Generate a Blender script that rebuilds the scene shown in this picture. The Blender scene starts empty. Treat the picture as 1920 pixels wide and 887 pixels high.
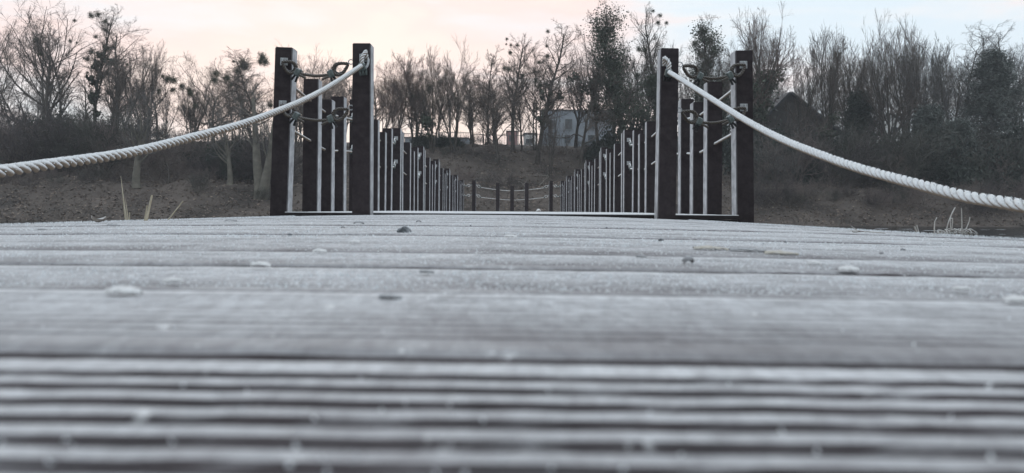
import bpy, bmesh, math, random
import numpy as np
from mathutils import Vector, Matrix

sc = bpy.context.scene
C = sc.collection
PI = math.pi

# ------------------------------------------------------------------ camera
FPX = 1423.0                       # focal length in pixels of the 1920 px wide photograph
CAMZ = 0.027                       # lens height over the bridge deck
ROLL = 0.007
cam = bpy.data.cameras.new('camera')
cam.sensor_width = 36.0
cam.lens = 36.0 * FPX / 1920.0
cam.shift_y = -50.5 / 1920.0
cam.clip_start = 0.01
cam.clip_end = 3000.0
cam.dof.use_dof = True
cam.dof.focus_distance = 5.2
cam.dof.aperture_fstop = 14.0
camo = bpy.data.objects.new('camera', cam)
C.objects.link(camo)
camo.matrix_world = Matrix.Translation((0, 0, CAMZ)) @ Matrix.Rotation(PI/2, 4, 'X') @ Matrix.Rotation(ROLL, 4, 'Z')
sc.camera = camo

# ------------------------------------------------------------------ sky
SUN_EL, SUN_AZ = math.radians(7), math.radians(-14)      # azimuth measured from +Y towards +X
w = bpy.data.worlds.new('World'); sc.world = w; w.use_nodes = True
nt = w.node_tree; nt.nodes.clear()
def N(nt, t, **k):
    n = nt.nodes.new(t)
    for a, b in k.items():
        if a == 'inp':
            for i, v in b.items(): n.inputs[i].default_value = v
        else: setattr(n, a, b)
    return n
L = lambda nt, a, b: nt.links.new(a, b)
sky = N(nt, 'ShaderNodeTexSky', sky_type='NISHITA', sun_disc=False, sun_elevation=SUN_EL, sun_rotation=SUN_AZ,
        air_density=1.0, dust_density=1.0, ozone_density=1.5)
bg1 = N(nt, 'ShaderNodeBackground', inp={1: 0.10}); L(nt, sky.outputs[0], bg1.inputs[0])
tc = N(nt, 'ShaderNodeTexCoord')
def vec(v): return (v[0], v[1], v[2])
gdir = Vector((math.sin(SUN_AZ)*math.cos(SUN_EL), math.cos(SUN_AZ)*math.cos(SUN_EL), math.sin(SUN_EL)))
dot = N(nt, 'ShaderNodeVectorMath', operation='DOT_PRODUCT'); dot.inputs[1].default_value = gdir
L(nt, tc.outputs['Generated'], dot.inputs[0])
mp = N(nt, 'ShaderNodeMapping'); mp.inputs['Scale'].default_value = (2.0, 2.0, 8.0)
L(nt, tc.outputs['Generated'], mp.inputs[0])
cn = N(nt, 'ShaderNodeTexNoise', inp={'Scale': 1.7, 'Detail': 6.0, 'Roughness': 0.55, 'Distortion': 0.6}); L(nt, mp.outputs[0], cn.inputs[0])
glow = N(nt, 'ShaderNodeMapRange', interpolation_type='SMOOTHSTEP', inp={1: 0.80, 2: 1.0, 3: 0.05, 4: 0.78}); L(nt, dot.outputs['Value'], glow.inputs[0])
nz = N(nt, 'ShaderNodeMapRange', inp={1: 0.34, 2: 0.66, 3: -0.42, 4: 0.42}); L(nt, cn.outputs[0], nz.inputs[0])
gsum = N(nt, 'ShaderNodeMath', operation='ADD', use_clamp=True); L(nt, glow.outputs[0], gsum.inputs[0]); L(nt, nz.outputs[0], gsum.inputs[1])
cr = N(nt, 'ShaderNodeValToRGB'); e = cr.color_ramp.elements
e[0].position = 0.0; e[0].color = (0.49, 0.555, 0.605, 1)
e[1].position = 1.0; e[1].color = (0.655, 0.545, 0.505, 1)
x = e.new(0.30); x.color = (0.545, 0.57, 0.595, 1)
x = e.new(0.55); x.color = (0.61, 0.545, 0.54, 1)
x = e.new(0.78); x.color = (0.635, 0.51, 0.485, 1)
L(nt, gsum.outputs[0], cr.inputs[0])
bg2 = N(nt, 'ShaderNodeBackground', inp={1: 0.86}); L(nt, cr.outputs[0], bg2.inputs[0])
mx = N(nt, 'ShaderNodeMixShader', inp={0: 0.96}); L(nt, bg1.outputs[0], mx.inputs[1]); L(nt, bg2.outputs[0], mx.inputs[2])
wo = N(nt, 'ShaderNodeOutputWorld'); L(nt, mx.outputs[0], wo.inputs[0])

# ------------------------------------------------------------------ sun (hidden behind thin cloud)
sl = bpy.data.lights.new('sun', 'SUN'); sl.energy = 0.5; sl.angle = math.radians(25); sl.color = (1.0, 0.84, 0.72)
so = bpy.data.objects.new('sun', sl); C.objects.link(so)
so.rotation_euler = (-gdir).to_track_quat('-Z', 'Y').to_euler()

sc.view_settings.view_transform = 'Standard'; sc.view_settings.look = 'None'
sc.view_settings.exposure = 1.06; sc.view_settings.gamma = 1.0; sc.view_settings.use_curve_mapping = False
sc.render.engine = 'CYCLES'
sc.cycles.use_denoising = True
sc.cycles.max_bounces = 5; sc.cycles.diffuse_bounces = 3; sc.cycles.glossy_bounces = 3
sc.cycles.caustics_reflective = False; sc.cycles.caustics_refractive = False

# ------------------------------------------------------------------ helpers
def eye(px): return 393.0 + ROLL*(px-960)
def spot(px, py, D):
    """a place given by its bearing, elevation and real distance"""
    return Vector(((px-957)/FPX*D, D, CAMZ + (eye(px)-py)*D/FPX))

def tag(o, label=None, cat=None, group=None, kind=None):
    if label: o['label'] = label
    if cat: o['category'] = cat
    if group: o['group'] = group
    if kind: o['kind'] = kind
    return o
def empty(name, loc=(0, 0, 0), rz=0):
    o = bpy.data.objects.new(name, None); o.empty_display_size = 0.1
    o.location = loc; o.rotation_euler = (0, 0, rz); C.objects.link(o); return o
def link(name, me, parent=None, loc=None, rot=None, scale=None):
    o = bpy.data.objects.new(name, me); C.objects.link(o); o.parent = parent
    if loc is not None: o.location = loc
    if rot is not None: o.rotation_euler = rot
    if scale is not None: o.scale = scale
    return o
def npmesh(name, V, F, mats, matidx=None, smooth=False):
    """V (n,3), F (m,k) with constant k"""
    V = np.asarray(V, dtype=np.float32); F = np.asarray(F, dtype=np.int32)
    me = bpy.data.meshes.new(name)
    me.vertices.add(len(V)); me.vertices.foreach_set('co', V.ravel())
    k = F.shape[1]
    me.loops.add(F.size); me.loops.foreach_set('vertex_index', F.ravel())
    me.polygons.add(len(F)); me.polygons.foreach_set('loop_start', np.arange(0, F.size, k, dtype=np.int32))
    if matidx is not None: me.polygons.foreach_set('material_index', np.asarray(matidx, dtype=np.int32))
    me.polygons.foreach_set('use_smooth', np.full(len(F), smooth))
    for m in (mats if isinstance(mats, (list, tuple)) else [mats]): me.materials.append(m)
    me.update(calc_edges=True)
    return me
def bmmesh(name, bm, mats, smooth=False):
    me = bpy.data.meshes.new(name)
    bm.normal_update(); bm.to_mesh(me); bm.free()
    for m in (mats if isinstance(mats, (list, tuple)) else [mats]): me.materials.append(m)
    if smooth:
        me.polygons.foreach_set('use_smooth', np.full(len(me.polygons), True))
    return me
def bm_box(bm, lo, hi, bev=0.0, mi=0):
    r = bmesh.ops.create_cube(bm, size=1.0)
    vs = r['verts']
    for v in vs:
        v.co = Vector([lo[i] + (v.co[i]+0.5)*(hi[i]-lo[i]) for i in range(3)])
    fs = set(f for v in vs for f in v.link_faces)
    for f in fs: f.material_index = mi
    if bev > 0:
        es = set(e for v in vs for e in v.link_edges)
        bmesh.ops.bevel(bm, geom=list(es), offset=bev, segments=1, affect='EDGES')
    return bm
def box_mesh(name, lo, hi, mats, bev=0.0):
    return bmmesh(name, bm_box(bmesh.new(), lo, hi, bev), mats)

# ------------------------------------------------------------------ materials
def mat(name, a, b=None, scale=8.0, rough=0.75, bump=0.0, bscale=None, frost=None, stretch=None, detail=6.0,
        spec=0.3, lo=0.35, hi=0.65, frostcol=(0.66, 0.69, 0.73), speck=None):
    """a/b mixed by noise; frost=(z_from, z_to, amount, noise_scale) lays rime on surfaces by the way they face"""
    m = bpy.data.materials.new(name); m.use_nodes = True
    nt = m.node_tree; bs = nt.nodes['Principled BSDF']
    bs.inputs['Roughness'].default_value = rough
    bs.inputs['Specular IOR Level'].default_value = spec
    b = b or a
    tc = N(nt, 'ShaderNodeTexCoord'); src = tc.outputs['Object']
    if stretch:
        mp = N(nt, 'ShaderNodeMapping'); mp.inputs['Scale'].default_value = stretch; L(nt, src, mp.inputs[0]); src2 = mp.outputs[0]
    else: src2 = src
    n = N(nt, 'ShaderNodeTexNoise', inp={'Scale': scale, 'Detail': detail, 'Roughness': 0.6}); L(nt, src2, n.inputs[0])
    mr = N(nt, 'ShaderNodeMapRange', inp={1: lo, 2: hi}); L(nt, n.outputs[0], mr.inputs[0])
    mix = N(nt, 'ShaderNodeMix', data_type='RGBA'); mix.inputs[6].default_value = (*a, 1); mix.inputs[7].default_value = (*b, 1)
    L(nt, mr.outputs[0], mix.inputs[0]); col = mix.outputs[2]
    if frost:
        g = N(nt, 'ShaderNodeNewGeometry'); sx = N(nt, 'ShaderNodeSeparateXYZ'); L(nt, g.outputs['Normal'], sx.inputs[0])
        fz = N(nt, 'ShaderNodeMapRange', inp={1: frost[0], 2: frost[1]}); L(nt, sx.outputs[2], fz.inputs[0])
        n2 = N(nt, 'ShaderNodeTexNoise', inp={'Scale': frost[3], 'Detail': 8.0, 'Roughness': 0.7}); L(nt, src2, n2.inputs[0])
        m2 = N(nt, 'ShaderNodeMapRange', inp={1: 0.30, 2: 0.62, 3: max(0.0, frost[2]-0.45), 4: frost[2]}); L(nt, n2.outputs[0], m2.inputs[0])
        mul = N(nt, 'ShaderNodeMath', operation='MULTIPLY', use_clamp=True); L(nt, fz.outputs[0], mul.inputs[0]); L(nt, m2.outputs[0], mul.inputs[1])
        mix2 = N(nt, 'ShaderNodeMix', data_type='RGBA'); L(nt, mul.outputs[0], mix2.inputs[0]); L(nt, col, mix2.inputs[6])
        mix2.inputs[7].default_value = (*frostcol, 1); col = mix2.outputs[2]
    if speck:      # (scale, threshold, colour): rime specks
        v = N(nt, 'ShaderNodeTexNoise', inp={'Scale': speck[0], 'Detail': 3.0, 'Roughness': 0.8}); L(nt, src, v.inputs[0])
        sm = N(nt, 'ShaderNodeMapRange', inp={1: speck[1], 2: speck[1]+0.08}); L(nt, v.outputs[0], sm.inputs[0])
        mix3 = N(nt, 'ShaderNodeMix', data_type='RGBA'); L(nt, sm.outputs[0], mix3.inputs[0]); L(nt, col, mix3.inputs[6])
        mix3.inputs[7].default_value = (*speck[2], 1); col = mix3.outputs[2]
    L(nt, col, bs.inputs['Base Color'])
    if bump:
        nb = N(nt, 'ShaderNodeTexNoise', inp={'Scale': bscale or scale*3, 'Detail': 5.0, 'Roughness': 0.65}); L(nt, src2, nb.inputs[0])
        bp = N(nt, 'ShaderNodeBump', inp={'Strength': 1.0, 'Distance': bump}); L(nt, nb.outputs[0], bp.inputs['Height'])
        L(nt, bp.outputs[0], bs.inputs['Normal'])
    return m

M = {}
M['plank'] = mat('frosted plank', (0.055, 0.045, 0.048), (0.095, 0.078, 0.083), scale=30, rough=0.85, bump=0.0014, bscale=300,
                 frost=(0.30, 0.95, 1.0, 190), stretch=(1, 0.30, 1), frostcol=(0.68, 0.695, 0.72), speck=(90, 0.65, (0.80, 0.81, 0.82)))
def board_wear(m, lo=0.48):
    """rime lies thicker on one long edge of every board, and in wide patches"""
    nt = m.node_tree; mul = [n for n in nt.nodes if n.type == 'MATH' and n.operation == 'MULTIPLY'][0]
    tc = N(nt, 'ShaderNodeTexCoord'); sp = N(nt, 'ShaderNodeSeparateXYZ'); L(nt, tc.outputs['Object'], sp.inputs[0])
    big = N(nt, 'ShaderNodeTexNoise', inp={'Scale': 9.0, 'Detail': 4.0, 'Roughness': 0.6}); L(nt, tc.outputs['Object'], big.inputs[0])
    oi = N(nt, 'ShaderNodeObjectInfo')
    rw = N(nt, 'ShaderNodeMapRange', inp={1: 0, 2: 1, 3: -0.10, 4: 0.10}); L(nt, oi.outputs['Random'], rw.inputs[0])
    e = N(nt, 'ShaderNodeMapRange', interpolation_type='SMOOTHSTEP', inp={1: -0.01, 2: 0.11, 3: lo, 4: 1.0}); L(nt, sp.outputs[1], e.inputs[0])
    b = N(nt, 'ShaderNodeMapRange', inp={1: 0.3, 2: 0.7, 3: -0.26, 4: 0.22}); L(nt, big.outputs[0], b.inputs[0])
    a1 = N(nt, 'ShaderNodeMath', operation='ADD'); L(nt, e.outputs[0], a1.inputs[0]); L(nt, b.outputs[0], a1.inputs[1])
    a2 = N(nt, 'ShaderNodeMath', operation='ADD', use_clamp=True); L(nt, a1.outputs[0], a2.inputs[0]); L(nt, rw.outputs[0], a2.inputs[1])
    m2 = N(nt, 'ShaderNodeMath', operation='MULTIPLY', use_clamp=True); L(nt, mul.outputs[0], m2.inputs[0]); L(nt, a2.outputs[0], m2.inputs[1])
    for l in list(mul.outputs[0].links):
        if l.to_node != m2: L(nt, m2.outputs[0], l.to_socket)
board_wear(M['plank'])
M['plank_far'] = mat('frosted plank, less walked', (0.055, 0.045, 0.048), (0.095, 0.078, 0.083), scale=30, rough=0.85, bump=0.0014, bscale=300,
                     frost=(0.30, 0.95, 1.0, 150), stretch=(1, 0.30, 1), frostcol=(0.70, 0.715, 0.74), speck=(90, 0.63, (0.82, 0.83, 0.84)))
board_wear(M['plank_far'], 0.74)  # far rime lightened in colour to stand in for its grazing-view brightness
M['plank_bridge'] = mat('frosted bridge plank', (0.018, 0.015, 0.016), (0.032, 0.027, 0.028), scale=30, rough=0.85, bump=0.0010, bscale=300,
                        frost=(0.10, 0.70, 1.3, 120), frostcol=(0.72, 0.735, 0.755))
M['postdark'] = mat('dark recycled plastic', (0.025, 0.0200, 0.0220), (0.043, 0.0345, 0.0375), scale=25, rough=0.72, bump=0.0012, bscale=160,
                    speck=(260, 0.70, (0.20, 0.20, 0.21)), spec=0.2)
M['postfrost'] = mat('rime on plastic', (0.33, 0.33, 0.35), (0.56, 0.57, 0.59), scale=14, rough=0.9, bump=0.0016, bscale=240, speck=(150, 0.60, (0.20, 0.18, 0.185)))
M['rime'] = mat('thick rime', (0.62, 0.65, 0.68), (0.80, 0.82, 0.84), scale=150, rough=0.9, bump=0.0012, bscale=420)
M['rope_white'] = mat('frosted rope', (0.20, 0.155, 0.115), (0.27, 0.21, 0.16), scale=300, rough=0.9, bump=0.0014, bscale=500,
                      frost=(-0.45, 0.25, 1.15, 110), frostcol=(0.80, 0.815, 0.83))
M['rope_brown'] = mat('brown rope', (0.060, 0.048, 0.040), (0.11, 0.09, 0.075), scale=240, rough=0.9, bump=0.001, bscale=500,
                      frost=(0.1, 0.95, 0.55, 120), frostcol=(0.55, 0.57, 0.58))
M['clamp'] = mat('weathered clamp', (0.07, 0.085, 0.082), (0.14, 0.165, 0.16), scale=60, rough=0.6, bump=0.0006, frost=(0.2, 1.0, 0.6, 150))
M['black'] = mat('black plastic bolt cover', (0.012, 0.012, 0.013), (0.02, 0.02, 0.022), scale=60, rough=0.5)
M['steel'] = mat('galvanised steel', (0.30, 0.31, 0.32), (0.45, 0.46, 0.47), scale=70, rough=0.5, bump=0.0005, frost=(0.0, 1.0, 0.6, 150))
M['thimble'] = mat('dark thimble', (0.05, 0.048, 0.046), (0.10, 0.095, 0.09), scale=80, rough=0.6, frost=(0.3, 1.0, 0.5, 150))
M['fascia'] = mat('dark deck edge', (0.02, 0.018, 0.02), (0.045, 0.04, 0.042), scale=20, rough=0.7, bump=0.001, speck=(120, 0.68, (0.4, 0.41, 0.43)))
M['stone'] = mat('dark stone', (0.06, 0.066, 0.072), (0.12, 0.13, 0.14), scale=120, rough=0.8, bump=0.002, bscale=200, frost=(0.3, 1.0, 0.7, 300))
M['leaf_frost'] = mat('frosted dead leaf', (0.20, 0.17, 0.15), (0.34, 0.31, 0.28), scale=200, rough=0.9, bump=0.001, bscale=500, frost=(-0.2, 0.6, 1.0, 260), frostcol=(0.86, 0.87, 0.88))
M['leaf_dark'] = mat('dead leaf', (0.06, 0.055, 0.055), (0.16, 0.14, 0.13), scale=200, rough=0.9, bump=0.001, bscale=400, frost=(0.0, 1.0, 0.7, 350))
M['leaf_tan'] = mat('tan dead leaf', (0.33, 0.27, 0.17), (0.45, 0.38, 0.26), scale=200, rough=0.9, bump=0.001, bscale=400, frost=(0.2, 1.0, 0.6, 300))
M['reed'] = mat('dry reed', (0.36, 0.31, 0.21), (0.47, 0.41, 0.30), scale=30, rough=0.8, frost=(-0.3, 0.8, 0.5, 90))
M['grass_frost'] = mat('frosted grass', (0.16, 0.125, 0.095), (0.27, 0.22, 0.17), scale=60, rough=0.9, frost=(-0.5, 0.5, 1.0, 150), frostcol=(0.76, 0.77, 0.77))
M['bark'] = mat('bark', (0.058, 0.051, 0.046), (0.110, 0.098, 0.087), scale=3, rough=0.95, bump=0.02, bscale=9)
M['barkgreen'] = mat('mossy bark', (0.038, 0.042, 0.032), (0.070, 0.072, 0.056), scale=3, rough=0.95, bump=0.02, bscale=9)
M['barkpale'] = mat('pale beech bark', (0.12, 0.112, 0.095), (0.21, 0.195, 0.165), scale=2.5, rough=0.9, bump=0.01, bscale=9)
M['twig'] = mat('twigs', (0.098, 0.082, 0.074), (0.150, 0.124, 0.110), scale=1.2, rough=0.95)
M['twigred'] = mat('reddish twigs', (0.120, 0.088, 0.080), (0.175, 0.130, 0.116), scale=1.2, rough=0.95)
M['twiggrey'] = mat('grey twigs', (0.100, 0.097, 0.097), (0.160, 0.155, 0.150), scale=1.2, rough=0.95)
M['brush'] = mat('brushwood twigs', (0.130, 0.108, 0.102), (0.220, 0.182, 0.168), scale=0.8, rough=0.95)
M['brushdark'] = mat('dark brushwood', (0.062, 0.055, 0.055), (0.115, 0.100, 0.098), scale=0.8, rough=0.95)
M['brushgreen'] = mat('greenish brushwood', (0.060, 0.060, 0.052), (0.115, 0.112, 0.098), scale=0.8, rough=0.95)
M['mistletoe'] = mat('mistletoe leaves', (0.060, 0.068, 0.045), (0.100, 0.110, 0.072), scale=4, rough=0.8)
M['ivy'] = mat('ivy leaves', (0.055, 0.067, 0.050), (0.105, 0.120, 0.088), scale=2.5, rough=0.7)
M['conifer'] = mat('conifer needles', (0.085, 0.098, 0.090), (0.150, 0.165, 0.152), scale=1.5, rough=0.85)
M['evergreen'] = mat('evergreen leaves', (0.040, 0.048, 0.042), (0.080, 0.092, 0.078), scale=1.5, rough=0.75)
M['soil'] = mat('leaf littered soil', (0.048, 0.041, 0.037), (0.140, 0.118, 0.104), scale=0.30, rough=0.95, bump=0.12, bscale=3.0, detail=12,
                speck=(5.0, 0.62, (0.17, 0.14, 0.115)))
M['litter'] = mat('fallen leaves', (0.050, 0.039, 0.032), (0.32, 0.26, 0.22), scale=3.5, rough=0.9)
M['wallgrey'] = mat('grey render', (0.20, 0.222, 0.25), (0.25, 0.275, 0.305), scale=0.6, rough=0.9, bump=0.004)
M['wallwhite'] = mat('white render', (0.68, 0.68, 0.67), (0.76, 0.76, 0.75), scale=0.8, rough=0.9)
M['wallred'] = mat('reddish render', (0.36, 0.20, 0.19), (0.44, 0.25, 0.23), scale=0.8, rough=0.9)
M['wallbrown'] = mat('dark boarded wall', (0.050, 0.046, 0.044), (0.078, 0.072, 0.068), scale=1.5, rough=0.9)
M['roofdark'] = mat('dark roof tiles', (0.040, 0.044, 0.050), (0.070, 0.075, 0.082), scale=2, rough=0.8, bump=0.02)
M['glass'] = mat('window glass', (0.018, 0.021, 0.025), (0.03, 0.034, 0.04), scale=2, rough=0.12, spec=0.5)
M['frame'] = mat('window frame', (0.16, 0.17, 0.18), rough=0.6)
M['fencegrey'] = mat('grey fence bars', (0.20, 0.21, 0.22), (0.28, 0.29, 0.30), scale=3, rough=0.7)
M['deadwood'] = mat('pale dead wood', (0.20, 0.185, 0.165), (0.32, 0.30, 0.27), scale=3, rough=0.9)
M['float'] = mat('pontoon float', (0.02, 0.02, 0.022), (0.035, 0.035, 0.038), scale=5, rough=0.6)

# water
mw = bpy.data.materials.new('water'); mw.use_nodes = True
nt = mw.node_tree; bs = nt.nodes['Principled BSDF']
bs.inputs['Base Color'].default_value = (0.010, 0.013, 0.015, 1); bs.inputs['Roughness'].default_value = 0.12; bs.inputs['IOR'].default_value = 1.33
tc = N(nt, 'ShaderNodeTexCoord'); mp = N(nt, 'ShaderNodeMapping'); mp.inputs['Scale'].default_value = (0.7, 2.2, 1); L(nt, tc.outputs['Object'], mp.inputs[0])
n1 = N(nt, 'ShaderNodeTexNoise', inp={'Scale': 1.6, 'Detail': 4.0}); L(nt, mp.outputs[0], n1.inputs[0])
bp = N(nt, 'ShaderNodeBump', inp={'Strength': 0.8, 'Distance': 0.08}); L(nt, n1.outputs[0], bp.inputs['Height']); L(nt, bp.outputs[0], bs.inputs['Normal'])
M['water'] = mw

# ------------------------------------------------------------------ terrain and water
WATER = -0.75
def ss(a, b, x):
    t = np.clip((x-a)/(b-a), 0, 1); return t*t*(3-2*t)
def ground(X, Y):
    X = np.asarray(X, dtype=float); Y = np.asarray(Y, dtype=float)
    yw = 40 + 1.1*np.sin(X*0.09+1) + 0.5*np.sin(X*0.31) + 0.07*np.maximum(X, 0)
    t = Y - yw
    z = np.where(t < 0, WATER + 0.30*np.maximum(t, -6), WATER + 0.42*np.minimum(t, 3) + 0.0)
    t2 = np.clip(t-3, 0, None)
    slope = 0.9*ss(0, 2.5, t2) + 0.02*np.minimum(t2, 5) + 3.2*ss(3.5, 14, t2)
    z = z + slope + 0.085*np.clip(t-17, 0, 75)
    z = z + np.where(t > 0.5, 1, 0)*(0.16*np.sin(X*0.8+Y*0.5)+0.10*np.sin(X*1.9-Y*1.3+2)+0.06*np.sin(X*3.7+Y*2.9))*ss(0.3, 3, t)
    return z
def g1(x, y): return float(ground(x, y))

ys = np.concatenate([np.linspace(34, 62, 90), np.linspace(62.6, 130, 50), np.linspace(135, 300, 8)])
xs = np.concatenate([np.linspace(-260, -75, 10), np.linspace(-72, 80, 230), np.linspace(85, 260, 10)])
XX, YY = np.meshgrid(xs, ys); ZZ = ground(XX, YY)
V = np.stack([XX.ravel(), YY.ravel(), ZZ.ravel()], 1)
nx, ny = len(xs), len(ys)
I = (np.arange(ny-1)[:, None]*nx + np.arange(nx-1)[None, :]).ravel()
F = np.stack([I, I+1, I+1+nx, I+nx], 1)
o = link('bank_ground', npmesh('bank_ground', V, F, M['soil'], smooth=True)); tag(o, 'brown leaf littered bank rising from the water', 'bank', kind='structure')
V = [(-260, -120, WATER), (260, -120, WATER), (260, 47, WATER), (-260, 47, WATER)]
o = link('water', npmesh('water', V, [[0, 1, 2, 3]], M['water'])); tag(o, 'dark still lake water below the bank', 'water', kind='structure')
V = [(-260, -120, -3.5), (260, -120, -3.5), (260, 60, -3.5), (-260, 60, -3.5)]
o = link('lake_bed', npmesh('lake_bed', V, [[0, 1, 2, 3]], M['soil'])); tag(o, 'lake bed under the water', 'lake bed', kind='structure')

rs = np.random.RandomState(5)
def leaf_quads(P, size, rs, aspect=0.6, flat=0.0):
    """one small quad (a folded leaf would be too fine to see) at each point, any way round"""
    n = len(P)
    a = rs.normal(size=(n, 3)); b = rs.normal(size=(n, 3))
    if flat: a[:, 2] *= flat; b[:, 2] *= flat
    a /= np.linalg.norm(a, axis=1, keepdims=True)
    b -= a*np.sum(a*b, 1, keepdims=True); b /= np.linalg.norm(b, axis=1, keepdims=True)
    s = size*(0.6+0.8*rs.rand(n, 1))
    a = a*s*0.5; b = b*s*0.5*aspect
    V = np.stack([P-a, P-b*1.0, P+a, P+b], 1).reshape(-1, 3)
    F = np.arange(4*n).reshape(n, 4)
    return V, F
# fallen leaves on the slope
n = 70000
X = rs.uniform(-42, 46, n); Y = 37.5 + 20*rs.rand(n)**1.25 + 0.05*np.maximum(X, 0)
P = np.stack([X, Y, ground(X, Y)+0.03], 1)
P = P[P[:, 2] > WATER+0.05]
V, F = leaf_quads(P, 0.14, rs, 0.6, 0.35)
o = link('leaf_litter', npmesh('leaf_litter', V, F, M['litter'])); tag(o, 'fallen brown leaves lying all over the far bank', 'leaves', kind='stuff')

# ------------------------------------------------------------------ jetty
def jz(x): return CAMZ - 0.036 - 0.0125*(x+0.25)**2
JL, JR = -1.42, 1.16
def plank_mesh(name, depth, gw, nseg, seed, x0=JL, x1=JR, crown=True, W=0.1378, bridge=0.0, mt='plank'):
    rr = random.Random(seed)
    pr = [(0, -0.030), (0, -0.0045), (0.0012, -0.0016), (0.0045, 0.0)]
    pitch = 0.01175; y = 0.0200
    while y + pitch < W - 0.006:
        pr += [(y, 0), (y+gw*0.10, -depth*0.45), (y+gw*0.25, -depth), (y+gw*0.75, -depth), (y+gw*0.90, -depth*0.45), (y+gw, 0)]
        y += pitch
    pr += [(W-0.0045, 0), (W-0.0012, -0.0016), (W, -0.0045), (W, -0.030)]
    pr = np.array(pr); k = len(pr)
    xs = np.linspace(x0, x1, nseg+1)
    jit = np.array([rr.uniform(-1, 1) for _ in xs])*(0.0005 if nseg < 100 else 0.0001)
    base = np.array([jz(x) if crown else 0.0 for x in xs]) + jit
    V = np.zeros((nseg+1, k, 3)); V[:, :, 0] = xs[:, None]; V[:, :, 1] = pr[None, :, 0]; V[:, :, 2] = base[:, None]+pr[None, :, 1]
    if bridge:      # rime bridging the grooves here and there
        up = np.clip(rs.normal(0.0, 1.0, (nseg+1, k))*0.5+0.15*np.sin(xs*31)[:, None], 0, 1)*bridge
        V[:, :, 2] -= np.where(pr[None, :, 1] < -0.0002, 1, 0)*np.where(pr[None, :, 1] > -0.0045, 1, 0)*pr[None, :, 1]*up
    if crown:
        V[:, :, 2] += rs.uniform(-0.0001, 0.0001, (nseg+1, k))
        V[0, :, 0] += rr.uniform(-.006, .006); V[-1, :, 0] += rr.uniform(-.006, .006)
    I = (np.arange(nseg)[:, None]*k + np.arange(k-1)[None, :]).ravel()
    F = np.stack([I, I+k, I+k+1, I+1], 1)
    ends = []
    return npmesh(name, V.reshape(-1, 3), F, M[mt])
jetty = empty('jetty', (0, 2.2, -0.05))
tag(jetty, 'wide jetty of grooved planks covered in white frost', 'jetty')
near = plank_mesh('plank', 0.0042, 0.0070, 300, 1, bridge=0.5, W=0.1372)
shal = [plank_mesh('plank', 0.0010, 0.0042, 120, 2+i, bridge=0.6) for i in range(2)]
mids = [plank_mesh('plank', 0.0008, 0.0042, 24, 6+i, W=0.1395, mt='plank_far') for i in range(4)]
rr = random.Random(3)
k = 0; PLK = []
y = 0.1925 - 0.145*6
while y < 4.97:
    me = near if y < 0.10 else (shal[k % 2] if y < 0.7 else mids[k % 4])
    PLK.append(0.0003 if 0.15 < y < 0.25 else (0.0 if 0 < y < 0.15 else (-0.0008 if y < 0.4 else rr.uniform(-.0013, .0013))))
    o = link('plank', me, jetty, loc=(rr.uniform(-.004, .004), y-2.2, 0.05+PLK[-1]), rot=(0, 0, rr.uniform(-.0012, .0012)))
    y += 0.145; k += 1
YEND = y - 0.005
# frame under the planks
def edge_beam(x0, x1):
    bm = bmesh.new(); zb = min(jz(x0), jz(x1)) - 0.031
    bm_box(bm, (x0, -0.68-2.2, zb-0.16+0.05), (x1, YEND-2.2, zb+0.05-0.004)); return bmmesh('edge_beam', bm, M['fascia'])
for a, b in ((JL+0.03, JL+0.10), (JR-0.10, JR-0.03), (-0.2, -0.1)): link('edge_beam', edge_beam(a, b), jetty)
for yy in (0.4, 3.6):
    link('float', box_mesh('float', (JL+0.12, yy-0.5-2.2, -0.93), (JR-0.12, yy+0.5-2.2, -0.12), M['float'], 0.05), jetty)

# rime crystals standing on the planks (uncountable)
def spikes(X, Y, Z, h, r, rs):
    n = len(X)
    az = rs.uniform(0, 2*PI, n); B = np.stack([X, Y, Z], 1)
    T = B + np.stack([rs.normal(0, .45, n)*h, rs.normal(0, .45, n)*h, h], 1)
    V = np.zeros((n, 4, 3))
    for i in range(3):
        V[:, i, 0] = X + r*np.cos(az+i*2*PI/3); V[:, i, 1] = Y + r*np.sin(az+i*2*PI/3); V[:, i, 2] = Z-0.0004
    V[:, 3] = T
    q = np.arange(n)*4
    F = np.concatenate([np.stack([q, q+1, q+3], 1), np.stack([q+1, q+2, q+3], 1), np.stack([q+2, q, q+3], 1)])
    return V.reshape(-1, 3), F
SV, SF, off = [], [], 0
for (n, ya, yb, xw, h, r) in ((800, 0.09, 0.45, 0.36, 0.0006, 0.0005), (22000, 0.35, 1.2, 0.9, 0.0009, 0.0009), (26000, 0.9, 4.95, 1.4, 0.0017, 0.0018)):
    Y = ya + (yb-ya)*rs.rand(n)**1.2; X = rs.uniform(-1, 1, n)*np.minimum(xw, 0.06+0.75*Y)
    keep = (X > JL+.01) & (X < JR-.01); X = X[keep]; Y = Y[keep]
    fr = ((Y-0.1925) / 0.145) % 1.0
    keep = (fr < 0.82) & (fr > 0.03); X = X[keep]; Y = Y[keep]
    cl = np.sin(X*23+3*np.sin(Y*31))*np.sin(Y*47+2*np.sin(X*17))
    keep = rs.rand(len(X)) < 0.55+0.45*cl; X = X[keep]; Y = Y[keep]
    v, f = spikes(X, Y, np.array([jz(x)+PLK[min(len(PLK)-1, int((y_-0.1925)/0.145+6.0001))] for x, y_ in zip(X, Y)]), h*(0.4+rs.rand(len(X))), r*(0.6+0.8*rs.rand(len(X))), rs)
    SV.append(v); SF.append(f+off); off += len(v)
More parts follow.
